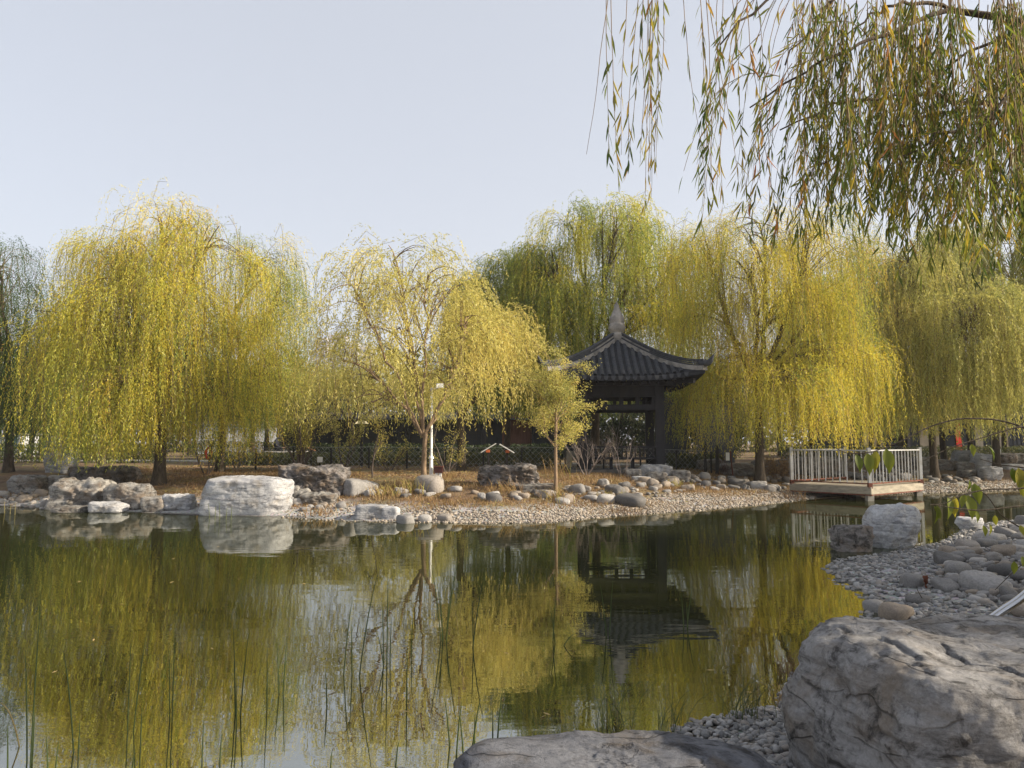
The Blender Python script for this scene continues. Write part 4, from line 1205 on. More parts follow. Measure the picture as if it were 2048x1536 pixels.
# ------------------------------------------------------------ jetty
M_rail = plain('pale_grey_paint', (0.34, 0.34, 0.335), 0.6, 0.15, 4, 0.35, grime=(0.24, 0.225, 0.20))
M_deck = plain('weathered_plank', (0.26, 0.23, 0.18), 0.85, 0.35, 3, 0.2, bmp=0.4, stretch=(1, 1, 4), grime=(0.2, 0.17, 0.14))
M_rust = plain('rusty_steel', (0.12, 0.045, 0.03), 0.85, 0.5, 6, 0.2)
M_conc = plain('grey_concrete', (0.26, 0.24, 0.21), 0.9, 0.25, 4, 0.2)
def jetty():
    Np, Lp, Rp = np.array([11.62, 24.2]), np.array([9.87, 26.35]), np.array([14.62, 26.6])
    Bp = Lp + Rp - Np
    DZ = 0.47
    t = thing('jetty', 'small square jetty with pale railing standing over the water', 'jetty', (Np[0], Np[1], 0.0))
    rel = lambda p, z: np.array([p[0] - Np[0], p[1] - Np[1], z])
    u_, v_ = Lp - Np, Rp - Np
    npl = 16
    for i in range(npl):
        a = Np + v_ * ((i + 0.5) / npl); b = a + u_
        wv = np.linalg.norm(v_) / npl - 0.012
        MB().bar(rel(a, DZ - 0.025), rel(b, DZ - 0.025), wv, 0.05).build('plank', M_deck, t)
    for a, b in ((Np, Lp), (Np, Rp), (Lp, Bp), (Rp, Bp)):
        d = (b - a) / np.linalg.norm(b - a); o_ = np.array([d[1], -d[0]])
        if np.dot(o_, (Np + Bp) / 2 - a) > 0: o_ = -o_
        MB().bar(rel(a + o_ * 0.03 - d * 0.03, DZ - 0.13), rel(b + o_ * 0.03, DZ - 0.13), 0.045, 0.235).build('fascia_board', M_deck, t)
        MB().bar(rel(a + o_ * 0.015, DZ - 0.27), rel(b + o_ * 0.015, DZ - 0.27), 0.06, 0.04).build('steel_edge', M_rust, t)
    for p in (Np, Lp, Rp, Bp, (Np + Rp) / 2 + u_ * 0.5):
        q = p + ((Np + Bp) / 2 - p) * 0.06
        MB().box(rel(q, -0.25), (0.2, 0.2, 0.96)).build('pile', M_conc, t)
    posts = {}
    for nme, p in (('n', Np), ('l', Lp), ('r', Rp), ('b', Bp)):
        q = p + ((Np + Bp) / 2 - p) * 0.012
        pst = MB().box(rel(q, DZ + 0.66), (0.10, 0.10, 1.20)).build('post', M_rail, t)
        MB().box(rel(q, DZ + 0.03), (0.125, 0.125, 0.18)).build('post_base', M_rust, pst)
        posts[nme] = q
    for a, b in (('n', 'l'), ('n', 'r'), ('l', 'b')):
        A_, B_ = posts[a], posts[b]
        MB().bar(rel(A_, DZ + 1.17), rel(B_, DZ + 1.17), 0.05, 0.045).build('top_rail', M_rail, t)
        MB().bar(rel(A_, DZ + 0.09), rel(B_, DZ + 0.09), 0.045, 0.04).build('bottom_rail', M_rust, t)
        n = int(np.linalg.norm(B_ - A_) / 0.235)
        for i in range(1, n):
            p = A_ + (B_ - A_) * i / n
            w = 0.024 if i % 4 else 0.038
            MB().box(rel(p, DZ + 0.63), (w, w, 1.04)).build('baluster', M_rail, t)
jetty()

# ------------------------------------------------------------ buildings behind the trees
M_slate_wall = plain('dark_grey_render', (0.055, 0.06, 0.072), 0.85, 0.25, 2, 0.2)
M_red_wood = plain('reddish_door_wood', (0.17, 0.085, 0.065), 0.75, 0.35, 4, 0.25, stretch=(4, 4, 0.4))
M_glass = plain('dark_window', (0.03, 0.035, 0.05), 0.25, 0.2, 3, 0.5)
M_beige = plain('beige_render', (0.50, 0.44, 0.36), 0.9, 0.15, 2, 0.2)
M_white = plain('white_render', (0.68, 0.70, 0.73), 0.85, 0.1, 2, 0.2)
M_blue = plain('pale_blue_panel', (0.16, 0.30, 0.42), 0.7, 0.1, 2, 0.3)
M_red = plain('red_cloth', (0.55, 0.04, 0.03), 0.8, 0.15, 3, 0.2)

M_roof_far = plain('dark_far_roof', (0.035, 0.036, 0.04), 1.0, 0.3, 3, 0.0)
def hall(label, x0, x1, y, z_top, doors, wallm, group=None):
    t = thing('hall', label, 'building', ((x0 + x1) / 2, y, gz((x0 + x1) / 2, y)))
    w = x1 - x0
    MB().box((0, 3, z_top / 2), (w, 6, z_top)).build('wall', wallm, t)
    MB().box((0, 3, 0.2), (w + 0.6, 6.8, 0.44)).build('plinth', M_conc, t)
    rf = MB()
    for zz, gr in ((0, 1.0),):
        e = 0.9
        rf.add([(-w / 2 - e, -e, z_top - 0.1), (w / 2 + e, -e, z_top - 0.1), (w / 2 + e, 6 + e, z_top - 0.1), (-w / 2 - e, 6 + e, z_top - 0.1), (-w / 2, 3, z_top + 0.5), (w / 2, 3, z_top + 0.5)],
               [[0, 1, 5, 4], [2, 3, 4, 5]]); rf.add(rf.v[0], [[1, 2, 5], [3, 0, 4]]); rf.add(rf.v[0], [[3, 2, 1, 0]])
    rf.build('roof', M_roof_far, t)
    for (dx, dw, kind) in doors:
        cx_ = dx - (x0 + x1) / 2
        if kind == 'wood':
            n = max(3, int(dw / 0.14))
            dr = MB().box((cx_, -0.03, 1.65), (dw, 0.06, 2.4)).build('door', M_red_wood, t)
            for i in range(n):
                MB().box((cx_ - dw / 2 + dw * (i + 0.5) / n, -0.075, 1.65), (dw / n - 0.03, 0.03, 2.34)).build('board', M_red_wood, dr)
        elif kind == 'beige':
            MB().box((cx_, -0.03, 1.7), (dw, 0.06, 2.5)).build('panel', M_beige, t)
        else:
            wd = MB().box((cx_, -0.03, 1.75), (dw, 0.06, 2.0)).build('window', M_glass, t)
            n = max(2, int(dw / 0.25))
            for i in range(n + 1):
                MB().box((cx_ - dw / 2 + dw * i / n, -0.075, 1.75), (0.035, 0.03, 2.0)).build('lattice_bar', M_dark_wood, wd)
            for i in range(6):
                MB().box((cx_, -0.095, 0.8 + i * 0.38), (dw, 0.008, 0.035)).build('lattice_bar', M_dark_wood, wd)
    for i in range(int(w / 3.2) + 1):
        MB().box((-w / 2 + 0.2 + i * 3.2, -0.7, z_top / 2), (0.22, 0.22, z_top - 0.15)).build('post', M_dark_wood, t)
    return t

X = lambda u, d: (u - 1024) / F * d
hall('long dark hall with reddish board doors behind the young willows', X(560, 47), X(1180, 47), 47, 2.5, [(X(1040, 47), 1.5, 'wood'), (X(1012, 47), 0.5, 'wood'), (X(1082, 47), 1.3, 'window'), (X(1130, 47), 1.6, 'window'), (X(940, 47), 1.4, 'window'), (X(800, 47), 1.4, 'window'), (X(660, 47), 1.4, 'window')], M_slate_wall)
hall('dark hall with beige wall panels behind the right hand willows', X(1700, 49), X(2150, 49), 49, 2.7, [(X(1850, 49), 0.9, 'beige'), (X(1876, 49), 0.7, 'beige'), (X(1780, 49), 1.4, 'window'), (X(1955, 49), 0.5, 'beige'), (X(1990, 49), 0.7, 'beige'), (X(2030, 49), 1.6, 'window'), (X(1740, 49), 1.0, 'beige')], M_slate_wall)

def screen_wall(label, u0, u1, d, top_v):
    a, b = X(u0, d), X(u1, d)
    t = thing('screen_wall', label, 'wall', ((a + b) / 2, d, gz((a + b) / 2, d)))
    h = at(0, top_v, d)[2] - t.location.z
    MB().box((0, 0, h / 2), (b - a, 0.22, h)).build('wall', M_slate_wall, t)
    MB().box((0, 0, h + 0.05), (b - a + 0.1, 0.4, 0.1)).build('coping', M_tile, t)
screen_wall('dark grey screen wall right beside the pavilion column', 1322, 1376, 37, 800)
screen_wall('dark grey screen wall between pavilion and yellow willow', 1394, 1466, 38, 800)

def white_wall():
    d = 62
    a, b = X(395, d), X(560, d)
    t = thing('garden_wall', 'white garden wall with pale blue band and tiled coping far left', 'wall', ((a + b) / 2, d, gz((a + b) / 2, d)))
    MB().box((0, 0, 1.1), (b - a, 0.3, 2.2)).build('wall', M_white, t)
    MB().box((0, 0, 2.28), (b - a + 0.1, 0.33, 0.14)).build('band', M_blue, t)
    MB().box((0, 0, 2.52), (b - a + 0.1, 0.5, 0.32)).build('frieze', M_white, t)
    MB().box((0, 0, 2.76), (b - a + 0.4, 0.9, 0.14), taper=0.9).build('coping', M_tile, t)
    for i in range(12):
        MB().box((-(b - a) / 2 + (i + 0.5) * (b - a) / 12, -0.28, 2.55), (0.14, 0.04, 0.12)).build('vent', M_glass, t)
white_wall()
t = thing('kiosk', 'small white kiosk with blue side at the far left edge', 'building', (X(25, 52), 52, gz(X(25, 52), 52)))
MB().box((0, 0, 0.75), (2.6, 2.0, 1.5)).build('wall', M_white, t)
MB().box((0.7, -1.02, 1.0), (0.8, 0.05, 0.8)).build('window', M_blue, t)
MB().box((0, 0, 1.55), (2.9, 2.3, 0.12)).build('roof', M_conc, t)

def tower():
    d = 900.0
    t = thing('tower_block', 'pale apartment towers fading in haze between the willows', 'building', (X(685, d), d, 1.0))
    m_t = plain('tower_render', (0.40, 0.38, 0.37), 0.9, 0.1, 0.2); m_o = plain('orange_parapet', (0.42, 0.25, 0.18), 0.9, 0.1, 0.2)
    px = d / F
    for (u0, u1, vt, k) in ((628, 655, 678, 0), (652, 690, 672, 1), (690, 716, 686, 2), (714, 742, 694, 3)):
        w = (u1 - u0) * px; h = (HOR - vt) * px + 0.9; cx_ = ((u0 + u1) / 2 - 685) * px; oy = (k % 2) * 6
        wl = MB().box((cx_, oy, h / 2), (w, 14, h)).build('wall', m_t, t)
        MB().box((cx_, oy, h + 0.8), (w * 0.9, 12, 1.6)).build('parapet', m_o if k == 1 else m_t, t)
        n = max(2, int(w / 5.5))
        for fl in range(7):
            for i in range(n):
                MB().box((cx_ - w / 2 + w * (i + 0.5) / n, oy - 7.03, h - 5 - fl * 8.0), (w / n * 0.55, 0.12, 4.2)).build('window', M_glass, wl)
tower()

# ------------------------------------------------------------ fence, gate, signs, lamp, post
M_wire = plain('galvanised_wire', (0.30, 0.31, 0.30), 0.6, 0.2, 5, 0.4)
M_iron = plain('black_iron', (0.025, 0.023, 0.022), 0.6, 0.3, 6, 0.35)
M_white_p = plain('white_paint', (0.74, 0.74, 0.72), 0.5, 0.06, 4, 0.4)
M_orange = plain('orange_plastic', (0.60, 0.16, 0.05), 0.6, 0.15, 4, 0.3)

def mesh_fence(label, u0, u1, d0, d1, h, bays, cell=0.16, wire=None, wire_r=0.0055, cat='fence', name='wire_fence', postm=None):
    a = np.array([X(u0, d0), d0]); b = np.array([X(u1, d1), d1])
    t = thing(name, label, cat, (a[0], a[1], gz(*a)))
    zb = gz(*a)
    for i in range(bays + 1):
        p = a + (b - a) * i / bays
        MB().box((p[0] - a[0], p[1] - a[1], gz(*p) - zb + h / 2), (0.06, 0.06, h + 0.06)).build('post', postm or M_iron, t)
    for i in range(bays):
        p0 = a + (b - a) * i / bays; p1 = a + (b - a) * (i + 1) / bays
        ln = np.linalg.norm(p1 - p0); z0 = gz(*p0) - zb + 0.05; z1 = gz(*p1) - zb + 0.05
        mb = MB()
        def pt(s, z):
            q = p0 + (p1 - p0) * s / ln
            return np.array([q[0] - a[0], q[1] - a[1], z0 + (z1 - z0) * s / ln + z])
        for sgn in (1, -1):
            s0 = -h
            while s0 < ln + h:
                sa, za = (s0, 0.0); sb, zb_ = s0 + sgn * h, h
                lo_s, hi_s = (sa, sb) if sa < sb else (sb, sa)
                if hi_s > 0 and lo_s < ln:
                    f0 = max(0.0, (0 - sa) / (sb - sa) if sgn > 0 else (ln - sa) / (sb - sa)); f1 = min(1.0, (ln - sa) / (sb - sa) if sgn > 0 else (0 - sa) / (sb - sa))
                    if f1 > f0 + 0.02:
                        mb.tube([pt(sa + (sb - sa) * f0, h * f0), pt(sa + (sb - sa) * f1, h * f1)], wire_r, 3)
                s0 += cell * 1.41
        mb.tube([pt(0, h), pt(ln, h)], wire_r * 1.3, 4)
        tag(mb.build('wire_mesh', wire or M_wire, t), kind='stuff')

mesh_fence('low wire mesh fence on the bank behind the lamp pole', 440, 1120, 29.5, 29.0, 0.80, 9)
mesh_fence('low wire mesh fence in front of the pavilion', 1130, 1420, 28.6, 30.5, 0.85, 4)
mesh_fence('wire mesh fence behind the jetty', 1560, 1860, 33, 35, 1.0, 4, 0.14)
# the rusty gate leaf
t = thing('wire_gate', 'rusty leaning wire gate with white notice beside the yellow willow', 'gate', (X(1446, 30.0), 30.0, gz(X(1446, 30.0), 30)))
MB().bar((-0.34, 0, 0), (-0.30, 0, 1.02), 0.05, 0.05).build('post', M_iron, t)
MB().bar((0.34, 0, 0), (0.26, 0, 1.0), 0.045, 0.045).build('post', M_rust, t)
mb = MB()
for i in range(-7, 8):
    for sgn in (-1, 1):
        x0 = i * 0.09; x1 = x0 + sgn * 0.42
        if abs(x0) < 0.33 and abs(x1) < 0.33:
            mb.tube([(x0, 0, 0.06), (x1, 0, 0.98)], 0.007, 3)
tag(mb.build('wire_mesh', M_rust, t), kind='stuff')
MB().box((0.14, -0.03, 0.78), (0.15, 0.012, 0.32)).build('notice', M_white_p, t)
for lab, u in (('dark iron fence post left of the rusty gate', 1410), ('dark iron fence post next to the rusty gate', 1434)):
    p = at(u, HOR, 30.2); t = thing('fence_post', lab, 'post', (p[0], p[1], gz(p[0], p[1])))
    MB().box((0, 0, 0.56), (0.09, 0.09, 1.14)).build('shaft', M_iron, t); MB().box((0, 0, 1.16), (0.12, 0.12, 0.05)).build('cap', M_iron, t)

p = ground_at(862, 962)
t = thing('lamp_pole', 'slim white pole with small floodlight beside the airy golden willow', 'lamp post', p)
hp = at(862, 775, p[1])[2] - p[2]
MB().lathe([(0.0, -0.1), (0.075, -0.1), (0.07, 0.0), (0.055, 0.72), (0.042, 0.74), (0.036, hp), (0.0, hp)], 12).build('pole', M_white_p, t, True)
MB().lathe([(0.085, 0.70), (0.085, 0.77), (0.0, 0.77)], 12).build('collar', M_white_p, t, True)
MB().bar((-0.05, 0, hp - 0.06), (0.32, 0, hp), 0.04, 0.04).build('arm', M_white_p, t)
MB().box((0.26, -0.06, hp + 0.05), (0.22, 0.18, 0.14), 0.2).build('floodlight', M_white_p, t)

p = ground_at(877, 962)
t = thing('meter_box', 'dark red box on two white legs beside the lamp pole', 'utility box', (p[0], p[1], p[2]))
MB().box((0, 0, 0.34), (0.27, 0.16, 0.18)).build('box', plain('dark_red_paint', (0.07, 0.022, 0.018), 0.7, 0.2, 5), t)
MB().box((0, 0, 0.445), (0.31, 0.2, 0.03)).build('lid', M_rust, t)
for sx in (-1, 1):
    MB().box((sx * 0.055, -0.01, 0.12), (0.085, 0.1, 0.26)).build('leg', M_white_p, t)

def info_board(lab, u, v, d, tilt):
    p = at(u, v, d); z = gz(p[0], p[1])
    t = thing('information_board', lab, 'sign', (p[0], p[1], z))
    h = p[2] - z
    MB().box((0, 0.06, h / 2 - 0.05), (0.07, 0.07, h - 0.05)).build('post', M_iron, t)
    b_ = MB(); b_.bar((-0.27, 0, h - 0.16 * tilt), (0.27, 0, h + 0.16 * tilt), 0.34, 0.035)
    bo = b_.build('panel', M_white_p, t)
    MB().box((-0.02 * tilt, 0.02, h - 0.11), (0.14, 0.14, 0.10)).build('bracket', M_orange, t)
info_board('white slanted information board facing left by the golden skirt willow', 977, 896, 27.0, 1.0)
info_board('white slanted information board facing right by the golden skirt willow', 1014, 897, 27.2, -1.0)
p = ground_at(642, 940); d = 28.5
t = thing('notice', 'small white notice on a stake behind the dark boulder', 'sign', (X(642, d), d, gz(X(642, d), d)))
MB().box((0, 0, 0.2), (0.03, 0.03, 0.42)).build('stake', M_iron, t); MB().box((0, -0.03, 0.40), (0.2, 0.015, 0.2)).build('panel', M_white_p, t)
t = thing('notice', 'small square white notice among the trunks on the right bank', 'sign', (X(1993, 36), 36, gz(X(1993, 36), 36)))
MB().box((0, 0, 0.4), (0.03, 0.03, 0.8)).build('stake', M_iron, t); MB().box((0, -0.03, 0.82), (0.2, 0.015, 0.26)).build('panel', M_white_p, t)
t = thing('sign_board', 'orange slanted board among the bare shrub stems', 'sign', (X(624, 31), 31, gz(X(624, 31), 31)))
MB().box((0, 0.03, 0.4), (0.05, 0.05, 0.8)).build('post', M_iron, t); MB().bar((-0.2, 0, 0.86), (0.17, 0, 0.70), 0.2, 0.03).build('panel', plain('orange_wood', (0.42, 0.2, 0.08), 0.7), t)
d = 27.5
t = thing('life_ring', 'red life ring hanging on a post among the willow strands', 'life ring', (X(420, d), d, gz(X(420, d), d)))
MB().box((0, 0.07, 0.5), (0.05, 0.05, 1.0)).build('post', M_iron, t)
ang = np.linspace(0, 2 * math.pi, 21)
rg = MB(); rg.tube(np.stack([0.10 * np.cos(ang), np.full(21, -0.03), 0.72 + 0.19 * np.sin(ang)], 1), 0.05, 8); rg.build('ring', plain('red_plastic', (0.5, 0.07, 0.04), 0.5, 0.15), t, True)
d = 31.5
t = thing('garden_lamp', 'garden lantern with cream cap between the hanging strands', 'lamp', (X(724, d), d, gz(X(724, d), d)))
MB().box((0, 0, 0.75), (0.12, 0.12, 1.5)).build('post', M_iron, t); MB().box((0, 0, 1.62), (0.26, 0.26, 0.36)).build('lantern', M_iron, t)
MB().box((0, 0, 1.86), (0.5, 0.5, 0.12), taper=0.6).build('cap', plain('cream_cap', (0.62, 0.55, 0.36), 0.6), t)
d = 31
t = thing('stone_bollard', 'short beige stone bollard left of the pavilion', 'bollard', (X(1138, d), d, gz(X(1138, d), d)))
MB().box((0, 0, 0.32), (0.22, 0.2, 0.68), taper=0.92).build('shaft', M_beige, t); MB().box((0, 0, 0.68), (0.24, 0.22, 0.05)).build('cap', M_beige, t)
d = 42
t = thing('banner', 'narrow red banner hanging among the right hand trunks', 'banner', (X(1915, d), d, gz(X(1915, d), d)))
MB().tube([(0, 0.05, 0), (0, 0.05, 2.4)], 0.03, 6).build('pole', M_iron, t)
bn = MB()
zz = np.linspace(0.3, 2.2, 14); wv = 0.03 * np.sin(zz * 5)
half = np.interp(zz, [0.3, 2.2], [0.19, 0.10])
A_ = np.stack([-half, wv, zz], 1); B_ = np.stack([half, wv + 0.01, zz], 1); k = np.arange(13)
bn.add(np.concatenate([A_, B_, A_ + [0, 0.012, 0], B_ + [0, 0.012, 0]]), np.concatenate([np.stack([k, k + 14, k + 15, k + 1], 1), np.stack([k + 28, k + 29, k + 43, k + 42], 1)]))
bn.build('cloth', M_red, t, True)

# bench and the seated person far behind
d = 41.0
bx_ = X(575, d); bz = gz(bx_, d)
t = thing('park_bench', 'pale stone bench behind the fence where a person sits', 'bench', (bx_, d, bz))
MB().box((0, 0, 0.44), (2.3, 0.45, 0.09)).build('seat', plain('pale_stone', (0.5, 0.48, 0.45), 0.85, 0.15), t)
for sx in (-0.8, 0.8):
    MB().box((sx, 0, 0.2), (0.22, 0.36, 0.4)).build('leg', M_conc, t)

def skin_body(name, pts, edges, mat, parent=None, sub=2):
    me = bpy.data.meshes.new(name)
    me.from_pydata([p[:3] for p in pts], edges, [])
    o = link(name, me, mat, parent)
    sk = o.modifiers.new('skin', 'SKIN')
    lay = me.skin_vertices[0].data if me.skin_vertices else None
    if lay is None:
        bpy.context.view_layer.objects.active = o
    for i, p in enumerate(pts):
        q = p[3] if isinstance(p[3], tuple) else (p[3], p[3])
        me.skin_vertices[0].data[i].radius = q
        me.skin_vertices[0].data[i].use_root = (i == 0)
    ss = o.modifiers.new('sub', 'SUBSURF'); ss.levels = sub; ss.render_levels = sub
    return o
px_, py_ = X(553, d), d - 0.02
per = thing('person', 'person in dark jacket seated on the stone bench, seen from behind', 'person', (px_, py_, bz))
M_jacket = plain('dark_jacket', (0.022, 0.023, 0.03), 0.85, 0.3, 9)
M_skin = plain('skin', (0.36, 0.22, 0.16), 0.6, 0.1, 6)
M_hair = plain('short_hair', (0.05, 0.045, 0.042), 0.8, 0.3, 20)
# sits turned to the right, leaning forward a little, forearms on the thighs
body = [(0, 0, 0.60, (0.16, 0.14)), (0.02, 0, 0.80, (0.155, 0.13)), (0.05, 0, 1.02, (0.19, 0.13)), (0.08, 0, 1.12, (0.12, 0.10)), (0.10, 0, 1.19, 0.058), (0.115, 0, 1.24, 0.055),
        (0.06, -0.20, 1.04, 0.072), (0.10, -0.25, 0.80, 0.06), (0.33, -0.16, 0.68, 0.048), (0.40, -0.13, 0.67, 0.035),
        (0.06, 0.20, 1.04, 0.072), (0.10, 0.25, 0.80, 0.06), (0.33, 0.16, 0.68, 0.048), (0.40, 0.13, 0.67, 0.035),
        (0.10, -0.10, 0.57, 0.095), (0.46, -0.11, 0.55, 0.075), (0.50, -0.11, 0.12, 0.055), (0.52, -0.11, 0.05, 0.05), (0.68, -0.11, 0.035, 0.04),
        (0.10, 0.10, 0.57, 0.095), (0.46, 0.12, 0.55, 0.075), (0.48, 0.12, 0.12, 0.055), (0.50, 0.12, 0.05, 0.05), (0.66, 0.12, 0.035, 0.04)]
edg = [(0, 1), (1, 2), (2, 3), (3, 4), (4, 5), (2, 6), (6, 7), (7, 8), (8, 9), (2, 10), (10, 11), (11, 12), (12, 13), (0, 14), (14, 15), (15, 16), (16, 17), (17, 18), (0, 19), (19, 20), (20, 21), (21, 22), (22, 23)]
skin_body('body', body, edg, M_jacket, per)
n_, f_ = ico(3)
hv = n_ * np.array([0.10, 0.078, 0.122])
hv[:, 0] += np.where((n_[:, 0] > 0.85) & (np.abs(n_[:, 2]) < 0.3), 0.018, 0)
hv[:, 0] -= np.clip(-n_[:, 2] - 0.3, 0, 1) * 0.01
hd = MB().add(hv + [0.135, 0, 1.335], f_).build('head', M_skin, per, True)
cap_sel = f_[(n_[f_].mean(1)[:, 2] > 0.1) | (n_[f_].mean(1)[:, 0] < -0.15)]
hr = MB().add(n_ * np.array([0.108, 0.086, 0.13]) + [0.128, 0, 1.343], cap_sel).build('hair', M_hair, per, True)
for sy in (-1, 1):
    MB().add(n_ * np.array([0.022, 0.012, 0.034]) + [0.125, sy * 0.082, 1.33], f_).build('ear', M_skin, per, True)
    hb = MB()
    for fi in range(5):
        o_ = (fi - 2) * 0.017
        if fi == 0:
            hb.tube([(0.42, sy * 0.115, 0.68), (0.45, sy * 0.085, 0.675), (0.475, sy * 0.08, 0.665)], [0.012, 0.011, 0.007], 6)
        else:
            hb.tube([(0.43, sy * 0.13 + o_, 0.675), (0.48, sy * 0.13 + o_, 0.672), (0.512 - abs(fi - 2) * 0.006, sy * 0.13 + o_, 0.65)], [0.011, 0.0095, 0.006], 6)
    hb.box((0.415, sy * 0.13, 0.672), (0.08, 0.08, 0.03))
    hb.build('hand', M_skin, per, True)
# ------------------------------------------------------------ young tree, shrubs, hedge, grass, reeds
def branching(mb, p, d, r0, ln, depth, r, ends, spread=0.55, up=0.25, ratio=0.68, k=5, seg=5, kids=(2, 3)):
    pts = [p.copy()]
    for s in range(seg):
        d = unit(d + r.normal(size=3) * 0.11 + np.array([0, 0, up * 0.12]))
        p = p + d * ln / seg
        pts.append(p.copy())
    mb.tube(pts, np.linspace(r0, r0 * 0.62, seg + 1), k)
    if depth == 0:
        ends.append((p, d)); return
    for _ in range(int(r.integers(kids[0], kids[1] + 1))):
        i = int(r.integers(max(1, seg - 3), seg + 1))
        nd = unit(d + r.normal(size=3) * spread + np.array([0, 0, up]))
        branching(mb, pts[i], nd, r0 * 0.58, ln * ratio * r.uniform(0.8, 1.15), depth - 1, r, ends, spread, up, ratio, max(3, k - 1), max(3, seg - 1), kids)

def young_tree():
    r = np.random.default_rng(90)
    p = ground_at(1112, 990)
    t = thing('young_tree', 'slender young tree with thin yellow leaves standing before the pavilion', 'tree', p)
    tk, cr = MB(), MB()
    top = at(1115, 640, p[1])[2] - p[2]
    pts = bez(np.array([0, 0, -0.1]), np.array([-0.02, 0.0, top * 0.3]), np.array([0.03, 0, top * 0.62]), 10)
    tk.tube(pts, np.linspace(0.062, 0.03, 10), 8)
    ends = []
    for i in range(22):
        q = pts[int(r.integers(4, 10))] + np.array([0, 0, 0])
        a = r.random() * 6.28; ru = r.uniform(0.25, 1.15)
        branching(tk, q.copy(), unit(np.array([math.cos(a) * ru, math.sin(a) * ru, 1.0])), 0.014, r.uniform(0.55, 1.0), 2, r, ends, 0.5, 0.12, 0.72, 5, 5)
    tk.build('trunk', M_bark_pale, t, True)
    E = np.array([e[0] for e in ends]); D = np.array([e[1] for e in ends])
    m = 15000
    ei = r.integers(0, len(E), m)
    ct = np.clip(0.42 + 0.2 * r.normal(size=len(E)), 0, 1)
    along = r.uniform(-0.55, 0.14, (m, 1))
    pos = E[ei] + D[ei] * along + r.normal(size=(m, 3)) * np.array([0.075, 0.075, 0.075])
    ld = unit(D[ei] * 0.4 + r.normal(size=(m, 3)) * 0.6 + np.array([0, 0, -0.25]))
    leaf_tris(cr, pos, ld, 0.05 + 0.035 * r.random(m), 0.017 + 0.01 * r.random(m), np.clip(ct[ei] + r.normal(size=m) * 0.14, 0, 1), r, True)
    tag(cr.build('crown', M_gold, t), kind='stuff')
young_tree()

def shrub(label, u, v, d, height_m, n, seed, leaves=0, mat=None, lmat=None, spread=0.35, tint=0.5, r0=0.02, depth=2, name='shrub', kids=(2, 3)):
    r = np.random.default_rng(seed)
    p = at(u, v, d); p[2] = gz(p[0], p[1]) - 0.03
    t = thing(name, label, 'shrub', p)
    mb = MB(); ends = []
    for i in range(n):
        a = 6.28 * (i + r.random() * 0.6) / n
        branching(mb, np.array([math.cos(a), math.sin(a), 0]) * 0.07, unit(np.array([math.cos(a) * spread, math.sin(a) * spread, 1.0])), r0 * r.uniform(0.7, 1.2), height_m * 0.46 * r.uniform(0.8, 1.15), depth, r, ends, 0.3, 0.2, 0.62, 5, 5, kids)
    mb.build('stems', mat or M_bare, t, True)
    if leaves:
        E = np.array([e[0] for e in ends]); D = np.array([e[1] for e in ends])
        ei = r.integers(0, len(E), leaves)
        pos = E[ei] - D[ei] * r.random((leaves, 1)) * height_m * 0.22 + r.normal(size=(leaves, 3)) * 0.07
        cr = MB(); leaf_tris(cr, pos, unit(r.normal(size=(leaves, 3)) + [0, 0, -0.4]), 0.05 + 0.05 * r.random(leaves), 0.018 + 0.016 * r.random(leaves), np.clip(tint + 0.2 * r.normal(size=leaves), 0, 1), r)
        tag(cr.build('foliage', lmat or M_gold, t), kind='stuff')
    return t
M_bare_dark = plain('dark_shrub_bark', (0.09, 0.072, 0.062), 0.9, 0.3, 8)
shrub('tall many stemmed bare shrub left of the airy golden willow', 603, HOR, 28.0, 4.3, 15, 401, 4500, M_bare_dark, M_gold, 0.28, 0.45, 0.028)
shrub('pale bare forked shrub before the left pavilion column', 1172, HOR, 26.6, 2.3, 6, 402, 0, None, None, 0.6, r0=0.015, depth=4)
shrub('pale bare forked shrub before the pavilion opening', 1243, HOR, 26.8, 1.8, 5, 403, 0, None, None, 0.5, r0=0.012, depth=4)
shrub('bare forked shrub right of the lamp pole', 893, HOR, 26.5, 2.2, 5, 404, 900, M_bare_dark, M_gold, 0.5, 0.5, 0.03)
shrub('small dark shrub between lantern and lamp pole', 780, HOR, 28, 1.9, 6, 405, 700, M_bare_dark, M_gold, 0.5, 0.45, 0.022)
shrub('slender dark sapling left of the lamp pole', 742, HOR, 25.2, 2.4, 1, 406, 500, M_bare_dark, M_gold, 0.1, 0.55, 0.045, 3)
shrub('leafy shrub trunk under the far willow', 690, HOR, 30, 2.4, 4, 407, 1800, M_bare_dark, M_gold, 0.4, 0.45, 0.04)
shrub('brown leafless thicket beside the yellow willow trunk', 1552, HOR, 29.5, 1.3, 14, 408, 1800, M_bare_dark, M_dry, 0.6, 0.35, 0.012, 3)
shrub('dark sapling under the broad golden willow', 415, HOR, 27, 2.3, 3, 409, 600, M_bare_dark, M_willow, 0.3, 0.3, 0.03)
shrub('bare sapling between trunk and life ring', 475, HOR, 30, 2.6, 3, 410, 700, M_bare_dark, M_willow, 0.35, 0.35, 0.03)
shrub('grey bare shrub behind the pavilion rail', 1215, HOR, 33.5, 2.4, 7, 411, 0, None, None, 0.5, r0=0.025)

